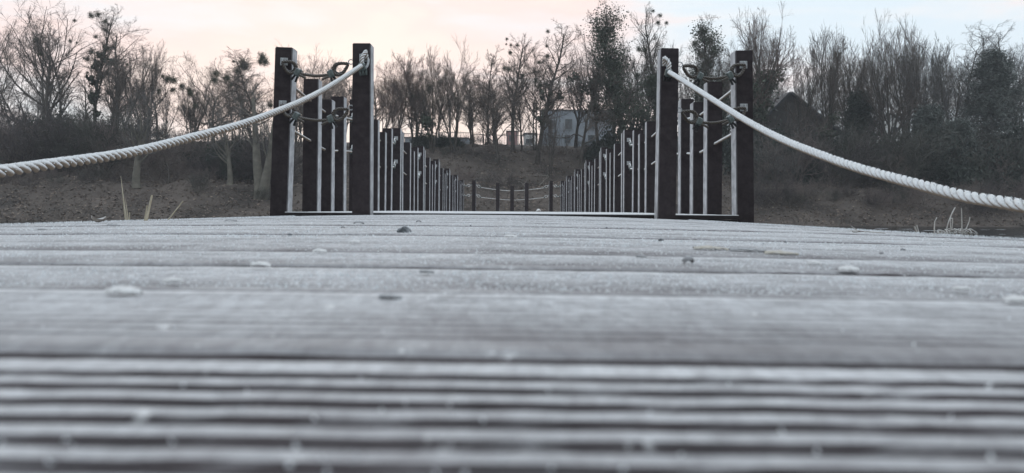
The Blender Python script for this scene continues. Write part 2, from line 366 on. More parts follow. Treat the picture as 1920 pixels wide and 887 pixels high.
for xe in (JL, JR):
    n = 3500; Y = rs.uniform(0.6, 4.95, n); X = xe + rs.normal(0, .006, n)*(-1 if xe > 0 else 1)
    X = np.clip(X, JL, JR)
    v, f = spikes(X, Y, np.array([jz(x) for x in X]), 0.005*(0.4+rs.rand(n)), 0.002*(0.6+rs.rand(n)), rs)
    SV.append(v); SF.append(f+off); off += len(v)
o = link('rime_crystals', npmesh('rime_crystals', np.concatenate(SV), np.concatenate(SF), M['rime']))
tag(o, 'white rime crystals standing on the jetty planks', 'frost', kind='stuff')

# ------------------------------------------------------------------ bridge sections (floating, each hinged a little lower)
DROP = [0.0, 0.0, -0.02, -0.065, -0.11, -0.145, -0.18]
START = [5.13 + 2.72*k for k in range(7)]
XI = 1.54                             # inner faces of the railing posts
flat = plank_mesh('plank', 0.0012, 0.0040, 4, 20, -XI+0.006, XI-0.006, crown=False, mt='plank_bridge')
ords = ['first', 'second', 'third', 'fourth', 'fifth', 'sixth', 'last']
for k in range(7):
    y0 = START[k]; y1 = START[k]+2.70
    s = empty('bridge_section', (0, y0, DROP[k]))
    tag(s, ['frosted floating deck section raised a step above the jetty', 'second floating deck section of the footbridge counted from the jetty'][k] if k < 2 else
        '%s floating footbridge deck section counted from the jetty' % ords[k], 'bridge', 'floating deck sections of the footbridge')
    j = 0; y = 0.0
    while y + 0.1395 < 2.70:
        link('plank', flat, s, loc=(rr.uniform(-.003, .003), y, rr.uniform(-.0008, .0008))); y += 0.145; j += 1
    bm = bmesh.new()
    bm_box(bm, (-XI+0.012, 0.012, -0.066), (XI-0.012, 0.05, -0.032), 0.003); 
    link('end_board', bmmesh('end_board', bm, M['fascia']), s)
    link('end_board', box_mesh('end_board', (-XI+0.014, 0.017, -0.115), (XI-0.014, 0.06, -0.070), M['fascia'], 0.003), s)
    link('side_beam', box_mesh('side_beam', (-XI+0.012, 0.062, -0.20), (-XI+0.08, 2.68, -0.034), M['fascia']), s)
    link('side_beam', box_mesh('side_beam', (XI-0.08, 0.062, -0.20), (XI-0.012, 2.68, -0.034), M['fascia']), s)
    link('float', box_mesh('float', (-XI+0.12, 0.3, -0.95-DROP[k]), (XI-0.12, 2.4, -0.034), M['float'], 0.03), s)

# landing across the far end
s = empty('landing', (0, 24.2, -0.19)); tag(s, 'floating landing across the far end of the footbridge', 'landing')
V = [(-2.3, 0.0, 0)]; 
j = 0
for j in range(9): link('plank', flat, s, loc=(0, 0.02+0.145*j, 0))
link('float', box_mesh('float', (-1.5, 0.05, -0.8), (1.5, 1.3, -0.034), M['float'], 0.03), s)

# ------------------------------------------------------------------ posts
PW = 0.12
def post_mesh(zlo, zhi, frost_sides=(True, True)):
    bm = bmesh.new(); bm_box(bm, (-PW/2, -PW/2, zlo), (PW/2, PW/2, zhi))
    es = [e for e in bm.edges if abs(e.verts[0].co.z-e.verts[1].co.z) > 0.1 or e.verts[0].co.z > zhi-0.01]
    bmesh.ops.bevel(bm, geom=es, offset=0.0045, segments=2, affect='EDGES')
    bm.normal_update()
    for f in bm.faces:
        n = f.normal
        if abs(n.x) > 0.999: f.material_index = 1 if frost_sides[0 if n.x < 0 else 1] else 0
        elif abs(n.y) > 0.999 or n.z < -0.9: f.material_index = 0
        elif n.z > 0.3: f.material_index = 2
        else: f.material_index = 1
    return bmmesh('post', bm, [M['postdark'], M['postfrost'], M['rime']])
PH = {'T': 1.135, 'm': 1.05, 'l': 0.955}
pm = {k: post_mesh(-0.30, h) for k, h in PH.items()}
pm_out = post_mesh(-0.45, 1.13)
# fixing plate with an eye
def plate_mesh():
    bm = bmesh.new(); bm_box(bm, (-0.026, -0.004, -0.026), (0.026, 0.0, 0.026), 0.0015)
    for sx in (-1, 1):
        for sz in (-1, 1):
            r = bmesh.ops.create_cone(bm, cap_ends=True, segments=6, radius1=0.005, radius2=0.004, depth=0.004)
            bmesh.ops.transform(bm, matrix=Matrix.Translation((sx*0.018, -0.0055, sz*0.018)) @ Matrix.Rotation(PI/2, 4, 'X'), verts=r['verts'])
    return bmmesh('fixing_plate', bm, M['steel'])
def frames(P):
    P = np.asarray(P, float); T = np.gradient(P, axis=0); T /= np.linalg.norm(T, axis=1, keepdims=True)
    ref = np.array([0, 0, 1.0])
    if np.mean(np.abs(T[:, 2])) > 0.8: ref = np.array([1.0, 0.2, 0])
    U = np.cross(T, ref); U /= np.maximum(np.linalg.norm(U, axis=1, keepdims=True), 1e-6)
    Wv = np.cross(U, T)
    return T, U, Wv
def tube_vf(P, R, S=8, cap=True):
    P = np.asarray(P, float); n = len(P); R = np.broadcast_to(np.asarray(R, float), (n,))
    T, U, Wv = frames(P)
    a = np.linspace(0, 2*PI, S, endpoint=False)
    V = P[:, None, :] + R[:, None, None]*(np.cos(a)[None, :, None]*U[:, None, :] + np.sin(a)[None, :, None]*Wv[:, None, :])
    I = np.arange(n-1)[:, None]*S; J = np.arange(S)[None, :]; J2 = (J+1) % S
    F = np.stack([(I+J), (I+J2), (I+S+J2), (I+S+J)], -1).reshape(-1, 4)
    V = V.reshape(-1, 3)
    if cap:
        m = len(V); V = np.concatenate([V, P[:1], P[-1:]])
        j = np.arange(S); j2 = (j+1) % S
        F = np.concatenate([F, np.stack([j2, j, np.full(S, m), np.full(S, m)], 1)[:, [0, 1, 2, 3]], np.stack([(n-1)*S+j, (n-1)*S+j2, np.full(S, m+1), np.full(S, m+1)], 1)])
    return V, F
def tube_mesh(name, P, R, m, S=8):
    V, F = tube_vf(P, R, S, cap=False); return npmesh(name, V, F, m, smooth=True)
def resample(P, step):
    P = np.asarray(P, float); d = np.r_[0, np.cumsum(np.linalg.norm(np.diff(P, axis=0), axis=1))]
    n = max(4, int(d[-1]/step)); s = np.linspace(0, d[-1], n+1)
    return np.stack([np.interp(s, d, P[:, i]) for i in range(3)], 1), s
def smooth_path(K, per=24):
    """Catmull-Rom through the points"""
    K = np.asarray(K, float); K = np.vstack([2*K[0]-K[1], K, 2*K[-1]-K[-2]]); out = []
    for i in range(1, len(K)-2):
        t = np.linspace(0, 1, per, endpoint=False)[:, None]
        p0, p1, p2, p3 = K[i-1], K[i], K[i+1], K[i+2]
        out.append(0.5*((2*p1)+(-p0+p2)*t+(2*p0-5*p1+4*p2-p3)*t**2+(-p0+3*p1-3*p2+p3)*t**3))
    out.append(K[-2][None]); return np.concatenate(out)
def laid_rope(name, path, R, pitch, m, S=7, step=None, nst=3, fuzz=0.0):
    P, s = resample(path, step or pitch/11)
    T, U, Wv = frames(P)
    VV, FF, off = [], [], 0
    for i in range(nst):
        ph = -2*PI*s/pitch + 2*PI*i/nst
        Q = P + R*0.58*(np.cos(ph)[:, None]*U + np.sin(ph)[:, None]*Wv)
        r = R*0.50*np.ones(len(Q))
        if fuzz: r = r*(1+fuzz*(rs.rand(len(Q))-0.4))
        v, f = tube_vf(Q, r, S, cap=False); VV.append(v); FF.append(f+off); off += len(v)
    return npmesh(name, np.concatenate(VV), np.concatenate(FF), m, smooth=True)
def ring_mesh(R=0.016, r=0.0035):
    a = np.linspace(0, 2*PI, 19); P = np.stack([R*np.cos(a), 0*a, R*np.sin(a)], 1)
    U = np.stack([np.cos(a), 0*a, np.sin(a)], 1); b = np.linspace(0, 2*PI, 6, endpoint=False)
    V = P[:, None]+r*(np.cos(b)[None, :, None]*U[:, None]+np.sin(b)[None, :, None]*np.array([0, 1.0, 0]))
    n = 19; S = 6; I = np.arange(n-1)[:, None]*S; J = np.arange(S)[None, :]; J2 = (J+1) % S
    F = np.stack([(I+J), (I+J2), (I+S+J2), (I+S+J)], -1).reshape(-1, 4)
    return npmesh('ring', V.reshape(-1, 3), F, M['steel'], smooth=True)
PLATE = plate_mesh(); RING = ring_mesh()
def add_plate(post, face, z, dx=0.0):
    """face 'front' (towards -Y), 'back', 'left', 'right'"""
    rz = {'front': 0, 'back': PI, 'right': PI/2, 'left': -PI/2}[face]
    off = {'front': (dx, -PW/2-0.0005, z), 'back': (dx, PW/2+0.0005, z), 'right': (PW/2+0.0005, dx, z), 'left': (-PW/2-0.0005, dx, z)}[face]
    p = link('fixing_plate', PLATE, post, loc=off, rot=(0, 0, rz))
    link('ring', RING, p, loc=(0, -0.022, 0), rot=(0, 0, PI/2))
    return p

# rope eye: the laid rope bent round a thimble, closed by a clamp with two hanging bolts
def eye_parts(parent, A, B, R, m, L0=0.125, Hh=0.085, detail=True):
    """eye from A (ring side) towards B; returns the point where the rope leaves the clamp"""
    A = Vector(A); d = (Vector(B)-A).normalized(); up = Vector((0, 0, 1)); up = (up-d*up.dot(d)).normalized()
    def at(u, v): return A + d*u + up*v
    a = np.linspace(0, 1, 26)
    pts = []
    for t in a:                       # teardrop
        ang = PI*(2*t-1)
        uu = L0*(0.5-0.5*math.cos(ang)) if False else L0*(abs(math.sin(PI*(t-0.5)))**0.85)
        vv = (Hh/2)*math.sin(2*PI*t)*(0.55+0.45*math.cos(PI*(t-0.5))**2)*1.1
        pts.append(at(uu, vv))
    if detail:
        link('rope_eye', laid_rope('rope_eye', [tuple(p) for p in pts], R*0.92, 0.055, m, S=6), parent)
        inn = [A + d*(L0*0.06) + (p-A)*0.80 for p in pts]
        link('thimble', tube_mesh('thimble', [tuple(p) for p in inn], R*0.55, M['thimble'], 6), parent)
    else:
        link('rope_eye', tube_mesh('rope_eye', [tuple(p) for p in pts], R, m, 6), parent)
    c = at(L0+0.018, -0.003)
    bm = bmesh.new()
    bm_box(bm, (-0.021, -0.018, -0.027), (0.021, 0.018, 0.026), 0.007)
    q = d.to_track_quat('X', 'Z').to_matrix().to_4x4()
    me = bmmesh('clamp', bm, M['clamp']); cl = link('clamp', me, parent, loc=c, rot=q.to_euler())
    if detail:
        for sx in (-0.010, 0.012):
            r = bmesh.new(); g = bmesh.ops.create_cone(r, cap_ends=True, segments=8, radius1=0.0085, radius2=0.0075, depth=0.05)
            link('bolt_cover', bmmesh('bolt_cover', r, M['black']), cl, loc=(sx, 0.004*(1 if sx > 0 else -1), -0.042), rot=(0.1, 0.28 if sx < 0 else -0.12, 0))
    return at(L0+0.034, -0.004)

rr = random.Random(11)
def put_post(kind, x, y, z, tilt=0.0, label=None, group=None, me=None):
    o = link('post', me or pm[kind], None, loc=(x, y, z), rot=(rr.uniform(-.004, .004), tilt, 0))
    tag(o, label, 'post', group); return o
KIND = {'T': 'tall dark post ending a rope railing bay of the footbridge', 'm': 'medium height dark post with two ropes threaded through it',
        'l': 'shortest dark post at the sagging middle of a railing bay'}
GRP = {'T': 'tall end posts of the railings', 'm': 'medium posts of the railings', 'l': 'shortest posts of the railings'}
OFFS = [0.0, 0.80, 1.265, 1.735, 2.52]
SIDE = {-1: 'mistletoe tree', 1: 'pitched roof house'}
for side in (-1, 1):
    sname = 'beside the pale forked tree trunk' if side < 0 else 'in front of the dark pitched roof house'
    for k in range(7):
        y0 = 5.20 + 2.72*k - (0.015 if k else 0); z0 = DROP[k]
        X = side*(XI + PW/2)
        yy = [y0+PW/2+o for o in OFFS]
        row = []
        for j, kd in enumerate('TmlmT'):
            tl = rr.uniform(-.004, .004)
            lab = {'T': 'tall dark post %s the %s rope railing bay from the jetty' % ('starting' if j == 0 else 'ending', ords[k]), 'm': 'medium height dark post of the %s railing bay from the jetty' % ords[k], 'l': 'shortest dark post in the %s railing bay from the jetty' % ords[k]}[kd]; grp = GRP[kd]+' in the %s bay' % ords[k]; me = None; xx = X
            if k == 0 and j == 0:
                tl = 0.026 if side < 0 else -0.016; me = pm_out
                lab = 'tall dark outer post %s at the bridge entrance' % ('leaning over the jetty corner beside pale trunks' if side < 0 else 'standing off the jetty corner over dark water')
                grp = None
            p = put_post(kd, xx, yy[j], z0, tl, lab, grp, me); row.append(p)
        # ropes of the bay
        for lev, (za, zm, zl) in enumerate(((0.985, 0.872, 0.845), (0.665, 0.555, 0.525))):
            add_plate(row[0], 'back', za+0.01); add_plate(row[4], 'front', za+0.01)
            rp = empty('railing_rope', (X, yy[0], z0+za))
            tag(rp, '%s frosted rope threaded through the %s bay of railing posts' % (('upper', 'lower')[lev], ords[k]), 'rope', '%s railing ropes in the %s bay' % (('upper', 'lower')[lev], ords[k]))
            y_s = PW/2+0.03; y_e = yy[4]-yy[0]-PW/2-0.03
            Pm1 = Vector((0, yy[1]-yy[0], zm-za)); Pl = Vector((0, yy[2]-yy[0], zl-za)); Pm2 = Vector((0, yy[3]-yy[0], zm-za))
            A = Vector((0, y_s, -0.012)); B = Vector((0, y_e, -0.012))
            det = k < 2
            c0 = eye_parts(rp, A, A+(Vector((0, 0.4, -0.16))), 0.010, M['rope_white'], detail=det)
            c1 = eye_parts(rp, B, B+(Vector((0, -0.4, -0.16))), 0.010, M['rope_white'], detail=det)
            path = smooth_path([c0, Pm1, Pl, Pm2, c1], 16)
            if k < 3: me = laid_rope('rope_body', path, 0.0105, 0.075, M['rope_white'], S=6, step=0.009)
            else: me = tube_mesh('rope_body', resample(path, 0.05)[0], 0.0105, M['rope_white'], 6)
            link('rope_body', me, rp)

# inner entrance posts
inner = {}
for side in (-1, 1):
    x = -0.995 if side < 0 else 1.02
    me = post_mesh(-0.40, 1.118 if side < 0 else 1.10)
    p = put_post('T', x, 5.063, 0.0, -0.004 if side < 0 else 0.013,
                 'tall dark post holding the thick jetty rope %s' % ('that leads towards the reed stalks' if side < 0 else 'that leads towards the frosted grass tuft'), None, me)
    add_plate(p, 'front', 1.02 if side < 0 else 1.005, 0.012 if side < 0 else -0.025)
    inner[side] = p
    outer = [o for o in C.objects if o.name.startswith('post') and o.parent is None and abs(o.location.x-side*(XI+PW/2)) < 1e-3 and abs(o.location.y-5.26) < 0.02][0]
    for lev, (zp, zi) in enumerate(((1.03, 1.005), (0.737, 0.70))):
        add_plate(outer, 'front', zp, -0.005*side)
        add_plate(p, 'left' if side < 0 else 'right', zi)
        lean = (0.026 if side < 0 else -0.016)*zp
        A = Vector((side*(XI+PW/2)+lean, 5.20-0.045, zp-0.010))
        leani = (-0.004 if side < 0 else 0.013)*zi
        B = Vector((x+leani+side*(PW/2+0.034), 5.063, zi-0.012))
        rp = empty('link_rope', A); tag(rp, '%s short brown rope linking the entrance posts %s' % (('upper', 'lower')[lev], 'beside the pale forked tree' if side < 0 else 'before the dark roofed house'), 'rope', 'short ropes across the bridge entrance')
        A0 = Vector((0, 0, 0)); B0 = B-A
        dn = Vector((0, 0, -0.085)); dv = B0.normalized()
        c0 = eye_parts(rp, A0, A0+dv*0.16+dn, 0.0120, M['rope_brown'])
        c1 = eye_parts(rp, B0, B0-dv*0.16+dn, 0.0120, M['rope_brown'])
        mid = (c0+c1)/2+Vector((0, 0, -0.010))
        link('rope_body', laid_rope('rope_body', smooth_path([c0, mid, c1], 16), 0.0100, 0.055, M['rope_brown'], S=7, step=0.005), rp)
        # short tail ends past the clamps
        for c, d2 in ((c0, 1), (c1, -1)):
            link('rope_tail', laid_rope('rope_tail', [tuple(c+Vector((0, -0.012, -0.012))), tuple(c+Vector((d2*dv.x*0.02, -0.014, -0.02))), tuple(c+Vector((d2*dv.x*0.045, -0.016, -0.034)))], 0.0085, 0.05, M['rope_brown'], S=6, step=0.005), rp)

# the two thick ropes along the jetty
LR = [(-0.985, 4.965, 0.965), (-1.04, 4.14, 0.668), (-1.09, 3.39, 0.443), (-1.131, 2.79, 0.296), (-1.164, 2.31, 0.194), (-1.20, 1.784, 0.109), (-1.235, 1.2, 0.035), (-1.26, 0.7, -0.004), (-1.28, 0.2, -0.012), (-1.29, -0.5, -0.012)]
RRp = [(1.012, 4.95, 0.935), (1.057, 3.92, 0.588), (1.071, 3.44, 0.430), (1.087, 2.96, 0.293), (1.099, 2.594, 0.205), (1.113, 2.19, 0.121), (1.122, 1.895, 0.071), (1.129, 1.703, 0.045), (1.135, 1.3, 0.006), (1.12, 0.8, -0.018), (1.10, 0.2, -0.022), (1.09, -0.5, -0.022)]
for side, K in ((-1, LR), (1, RRp)):
    A = Vector(K[0]); rp = empty('thick_rope', A)
    tag(rp, 'thick twisted rope white with frost sagging towards the %s' % ('reed stalks' if side < 0 else 'frosted grass tuft'), 'rope')
    path = smooth_path([Vector(p)-A for p in K], 30)
    tt = np.linspace(0, 1, len(path)); path[:, 2] += 0.0012*np.sin(tt*41+side)*np.minimum(1, tt*8); path[:, 0] += 0.001*np.sin(tt*29+1)*np.minimum(1, tt*8)
    link('rope_body', laid_rope('rope_body', path, 0.0145, 0.088, M['rope_white'], S=10, step=0.007, fuzz=0.16), rp)
    Q, _ = resample(path, 0.0012); nq = len(Q); al = rs.uniform(-0.3, PI+0.3, nq)
    sx_, sz_ = np.cos(al)*0.0138, np.sin(al)*0.0138
    v, f = spikes(Q[:, 0]+sx_, Q[:, 1], Q[:, 2]+sz_, 0.0035*(0.3+rs.rand(nq)), 0.0013*(0.5+rs.rand(nq)), rs)
    tag(link('rime', npmesh('rime', v, f, M['rime']), rp), kind='stuff')
    # hanging eye on the post: upright loop, clamp below
    top = Vector((0.0, -0.002, 0.085)); px = 0.022 if side < 0 else -0.018
    loop = [Vector((px+0.000, 0.030, 0.045)), Vector((px-0.004, 0.012, 0.085)), Vector((px-0.002, -0.008, 0.082)), Vector((0.002, -0.022, 0.045)), Vector((0, -0.02, 0.0))]
    link('rope_eye', laid_rope('rope_eye', smooth_path(loop, 10), 0.0135, 0.06, M['rope_white'], S=8), rp)
    loop2 = [Vector((px+0.006, 0.030, 0.050)), Vector((px+0.016, 0.005, 0.03)), Vector((px+0.010, -0.012, -0.01)), Vector((0.004, -0.02, -0.03))]
    link('thimble', tube_mesh('thimble', smooth_path(loop2, 8), 0.008, M['steel'], 7), rp)
    bm = bmesh.new(); bm_box(bm, (-0.024, -0.018, -0.026), (0.024, 0.018, 0.024), 0.008)
    cl = link('clamp', bmmesh('clamp', bm, M['clamp']), rp, loc=(0.0, -0.016, -0.012), rot=(0.35, 0.15*side, 0))
    for sx in (-0.020, 0.0, 0.020):
        r = bmesh.new(); bmesh.ops.create_cone(r, cap_ends=True, segments=8, radius1=0.008, radius2=0.007, depth=0.04)
        link('bolt_cover', bmmesh('bolt_cover', r, M['clamp'] if side < 0 else M['black']), cl, loc=(sx, -0.004, -0.036), rot=(0.1, sx*9, 0))

# railing across the far end
zc = -0.165
row = []
for x, kd in ((-1.24, 'T'), (-0.465, 'm'), (0.0, 'l'), (0.475, 'm'), (1.265, 'T')):
    p = put_post(kd, x, 24.72, zc, 0, {'T': 'tall post at the end of the cross railing closing the bridge', 'm': 'medium post of the cross railing closing the far bridge end', 'l': 'shortest middle post of the cross railing closing the bridge'}[kd],
                 'posts of the cross railing' if kd != 'l' else None); row.append(p)
for lev, (za, zm, zl) in enumerate(((0.985, 0.83, 0.80), (0.665, 0.525, 0.50))):
    add_plate(row[0], 'right', za); add_plate(row[4], 'left', za)
    rp = empty('railing_rope', (0, 24.72, zc+za)); tag(rp, '%s rope of the cross railing closing the far bridge end' % ('upper', 'lower')[lev], 'rope')
    c0 = eye_parts(rp, (-1.16, -0.0, -0.01), (-0.9, 0, -0.14), 0.010, M['rope_white'], detail=False)
    c1 = eye_parts(rp, (1.18, 0, -0.01), (0.9, 0, -0.14), 0.010, M['rope_white'], detail=False)
    link('rope_body', tube_mesh('rope_body', smooth_path([c0, (-0.465, 0, zm-za), (0, 0, zl-za), (0.475, 0, zm-za), c1], 8), 0.011, M['rope_white'], 6), rp)
    for side in (-1, 1):
        add_plate(row[0 if side < 0 else 4], 'left' if side < 0 else 'right', za)
        xa = side*1.35; xb = side*1.62
        rp = empty('link_rope', (xa, 24.6, zc+za)); tag(rp, '%s short knotted rope linking far railing corner posts' % ('upper', 'lower')[lev], 'rope', '%s short ropes at the far railing corners' % ('upper', 'lower')[lev])
        c0 = eye_parts(rp, (0, 0, -0.01), (side*0.2, -0.1, -0.06), 0.010, M['rope_white'], detail=False, L0=0.10)
        c1 = eye_parts(rp, (xb-xa, -0.3, -0.01), (0.05*side, -0.15, -0.06), 0.010, M['rope_white'], detail=False, L0=0.10)
        link('rope_body', tube_mesh('rope_body', smooth_path([c0, (c0+c1)/2+Vector((0, 0, -.004)), c1], 4), 0.010, M['rope_white'], 6), rp)

# ------------------------------------------------------------------ small things on the deck
def deck_at(px, py):
    D = 1.0
    for _ in range(12):
        x = (px-957)/FPX*D; D = (CAMZ-jz(x))*FPX/(py-eye(px))
    return Vector(((px-957)/FPX*D, D, jz((px-957)/FPX*D)))
def leaf_mesh(lenx, wid, curl, seed, nx=9, nyy=5):
    r = random.Random(seed); V = []
    for i in range(nx):
        t = i/(nx-1); wv = wid*math.sin(PI*(0.06+0.9*t))**0.8*(0.85+0.3*r.random())
        for j in range(nyy):
            s = j/(nyy-1)*2-1
            z = -curl*lenx*(0.9*(t-0.5)**2*2+0.45*s*s) + r.uniform(-.02, .02)*lenx
            V.append(((t-0.5)*lenx, s*wv/2, z))
    V = np.array(V); V[:, 2] -= V[:, 2].min()
    I = (np.arange(nx-1)[:, None]*nyy+np.arange(nyy-1)[None, :]).ravel()
    F = np.stack([I, I+nyy, I+nyy+1, I+1], 1); n = len(V)
    T = V.copy(); T[:, 2] += 0.0007
    return np.concatenate([T, V]), np.concatenate([F, F[:, ::-1]+n])
leaves = [(230, 556, 64, 'leaf_frost', 0.20, 0.1, 'thickly frosted pale leaf lying along a plank joint'),
          (487, 503, 38, 'leaf_frost', 0.22, 0.0, 'small white frosted leaf lying near the reed side'),
          (322, 533, 36, 'leaf_frost', 0.18, 0.5, 'half melted frosted leaf flake between two larger leaves'),
          (1588, 511, 42, 'leaf_frost', 0.22, 0.1, 'curled white leaf casting a shadow under its rim'),
          (1288, 496, 30, 'leaf_dark', 0.5, 0.6, 'dark curled leaf with a raised pointed tip'),
          (798, 514, 28, 'leaf_dark', 0.15, 0.0, 'thin dark leaf sliver lying flat on the planks'),
          (597, 476, 26, 'leaf_frost', 0.25, 0.2, 'tiny frosted leaf in line with the stone'),
          (670, 421, 20, 'leaf_dark', 0.3, 0.0, 'small black leaf scrap before the rope post'),
          (640, 428, 8, 'leaf_dark', 0.4, 0.7, 'black crumb of leaf before the rope post'),
          (782, 418, 10, 'leaf_dark', 0.5, 0.2, 'dark crumb of leaf just beyond the stone'),
          (1400, 473, 70, 'leaf_dark', 0.10, 0.0, 'long dark leaf piece lying amid pale leaf scraps'),
          (1330, 470, 66, 'leaf_tan', 0.10, 0.05, 'flat tan leaf strip touching a dark leaf'),
          (1462, 479, 62, 'leaf_tan', 0.10, -0.1, 'tan broken leaf stem pointing off the leaf cluster'),
          (1524, 498, 26, 'leaf_frost', 0.2, 0.0, 'white leaf fleck beside the curled white leaf'),
          (1200, 484, 22, 'leaf_dark', 0.15, 0.2, 'small flat dark leaf on the open planks'),
          (182, 418, 26, 'leaf_frost', -0.5, 0.9, 'crumpled frosty leaf standing up at the jetty edge'),
          (210, 424, 24, 'leaf_dark', 0.15, 0.0, 'flat dark leaf beside the crumpled frosty leaf'),
          (78, 432, 22, 'leaf_dark', 0.1, 0.0, 'flat dark leaf near the jetty edge under thick rope'),
          (730, 562, 44, 'leaf_dark', 0.12, 0.1, 'dark leaf pressed into a plank joint'),
          (1905, 572, 60, 'leaf_frost', 0.2, 0.2, 'pale frosted leaf on the outer side of the planks'),
          (1800, 547, 40, 'leaf_frost', 0.1, 0.2, 'flat frost patch like leaf near the outer planks'),
          (663, 459, 20, 'leaf_frost', 0.4, 0.3, 'small curled frosty leaf before the stone'),
          (955, 446, 24, 'leaf_frost', 0.15, 0.0, 'thin frosty flake on the middle of the jetty'),
          (1650, 478, 14, 'leaf_dark', 0.3, 0.9, 'small dark crumb on planks before the grass tuft'),
          (430, 416, 22, 'leaf_dark', 0.2, 0.0, 'dark sliver of leaf by the far plank rows')]
for i, (px, py, wpx, m, curl, rz, lab) in enumerate(leaves):
    p = deck_at(px, py); ln = wpx*p.y/FPX
    V, F = leaf_mesh(ln, ln*0.55, curl, 50+i)
    o = link('leaf', npmesh('leaf', V, F, M[m], smooth=True), None, loc=(p.x, p.y, p.z+0.0004+(0.03*ln if m == 'leaf_frost' else 0)), rot=((0.10 if m == 'leaf_frost' else 0.03), 0.04, rz)); tag(o, lab, 'leaf')
# leaf on the bridge deck
V, F = leaf_mesh(0.055, 0.03, 0.7, 91); o = link('leaf', npmesh('leaf', V, F, M['leaf_frost'], smooth=True), None, loc=(0.30, 8.6, 0.002), rot=(0, 0, 0.4)); tag(o, 'curled frosted leaf lying on the bridge deck', 'leaf')
# stone
p = deck_at(756, 437)
bm = bmesh.new(); bmesh.ops.create_icosphere(bm, subdivisions=2, radius=1.0)
r = random.Random(4)
pl = [(Vector((r.uniform(-1, 1), r.uniform(-1, 1), r.uniform(-.4, 1))).normalized(), r.uniform(0.55, 0.85)) for _ in range(9)]
for v in bm.verts:
    c = v.co.copy()
    for nrm, dd in pl:
        s_ = c.dot(nrm)
        if s_ > dd: c -= nrm*(s_-dd)
    c.z = max(c.z, -0.35); v.co = Vector((c.x*0.0125, c.y*0.010, c.z*0.0085+0.003))
o = link('stone', bmmesh('stone', bm, M['stone']), None, loc=p, rot=(0, 0, 0.5)); tag(o, 'dark angular frosted pebble standing on the planks', 'stone')
# pebbly crumbs
for i, (px, py, s_) in enumerate(((1237, 452, .6), (1135, 428, .5), (880, 424, .45), (1690, 470, .45), (540, 441, .5), (1470, 455, .4))):
    p = deck_at(px, py); o = link('crumb', bpy.data.meshes[[m.name for m in bpy.data.meshes if m.name.startswith('stone')][0]], None, loc=p, rot=(0, 0, i), scale=(s_*.55,)*3)
    tag(o, 'small dark gravel crumb lying on the frosted planks', 'gravel', 'gravel crumbs on the jetty')
# frosted twig at the edge
def stalk(name, K, r0, r1, m, parent, S=6):
    P = smooth_path(K, 8); return link(name, tube_mesh(name, P, np.linspace(r0, r1, len(P)), m, S), parent)
p = deck_at(1620, 438)
tw = empty('twig', p); tag(tw, 'frosted forked twig lying at the jetty edge', 'twig')
stalk('stem', [(-0.03, 0, 0.004), (0.0, 0.005, 0.005), (0.045, -0.005, 0.002)], 0.0022, 0.0012, M['grass_frost'], tw)
stalk('side_shoot', [(-0.01, 0, 0.004), (-0.022, 0.004, 0.010), (-0.032, 0.006, 0.018)], 0.0014, 0.0008, M['grass_frost'], tw)
stalk('side_shoot', [(0.0, 0, 0.004), (-0.018, -0.006, 0.007), (-0.045, -0.008, 0.006)], 0.0012, 0.0008, M['grass_frost'], tw)

# frosted grass tuft beyond the jetty edge
GD = 2.07; gx = (1785-957)/FPX*GD
tuft = empty('grass_tuft', (gx, GD, -0.09)); tag(tuft, 'frosted dead grass tuft with bent stalks at the jetty edge', 'grass')
def gl(px, py): q = spot(px, py, GD); return (q.x-gx, random.Random(px*7+py).uniform(-.02, .02), q.z+0.09)
blades = [[(1793, 452), (1793, 420), (1792, 390)], [(1792, 389), (1786, 400), (1780, 415), (1776, 430), (1773, 450)], [(1779, 452), (1780, 430), (1779, 410), (1783, 409), (1783, 420), (1781, 452)],
          [(1755, 452), (1753, 430), (1754, 415), (1758, 408)], [(1809, 452), (1812, 432), (1819, 415), (1820, 407)], [(1757, 452), (1756, 441), (1760, 437), (1763, 440)]]
for b in blades:
    yb = random.Random(b[0][0]).uniform(-.02, .02)
    P = resample([(gl(*q)[0], yb, gl(*q)[2]) for q in b], 0.004)[0]
    link('stalk', tube_mesh('stalk', P, np.linspace(0.0019, 0.0012, len(P)), M['grass_frost'], 6), tuft)
r = random.Random(8)
for i in range(60):
    cx = 1763+50*r.random(); dr = r.choice((-1, 1)); hh = r.uniform(6, 17); ww = r.uniform(6, 14)
    b = [(cx, 456), (cx+dr*ww*0.2, 446-hh*0.5), (cx+dr*ww*0.7, 446-hh), (cx+dr*ww*1.2, 446-hh*0.6), (cx+dr*ww*1.45, 452)]
    stalk('blade', [gl(int(u), int(v)) for u, v in b], 0.0013, 0.0008, M['grass_frost'], tuft, 5)
tw = empty('twig', (0, 0, 0)); q = spot(1718, 444, 2.2); tw.location = q; tag(tw, 'two short frosted stalks poking up past the jetty edge', 'stalk')
stalk('stem', [(0.004, 0, -0.05), (0.0, 0, 0.0), (-0.010, 0, 0.030)], 0.003, 0.0022, M['grass_frost'], tw)
stalk('stem', [(0.008, 0, -0.05), (0.004, 0.0, 0.0), (-0.004, 0, 0.034)], 0.003, 0.0022, M['grass_frost'], tw)
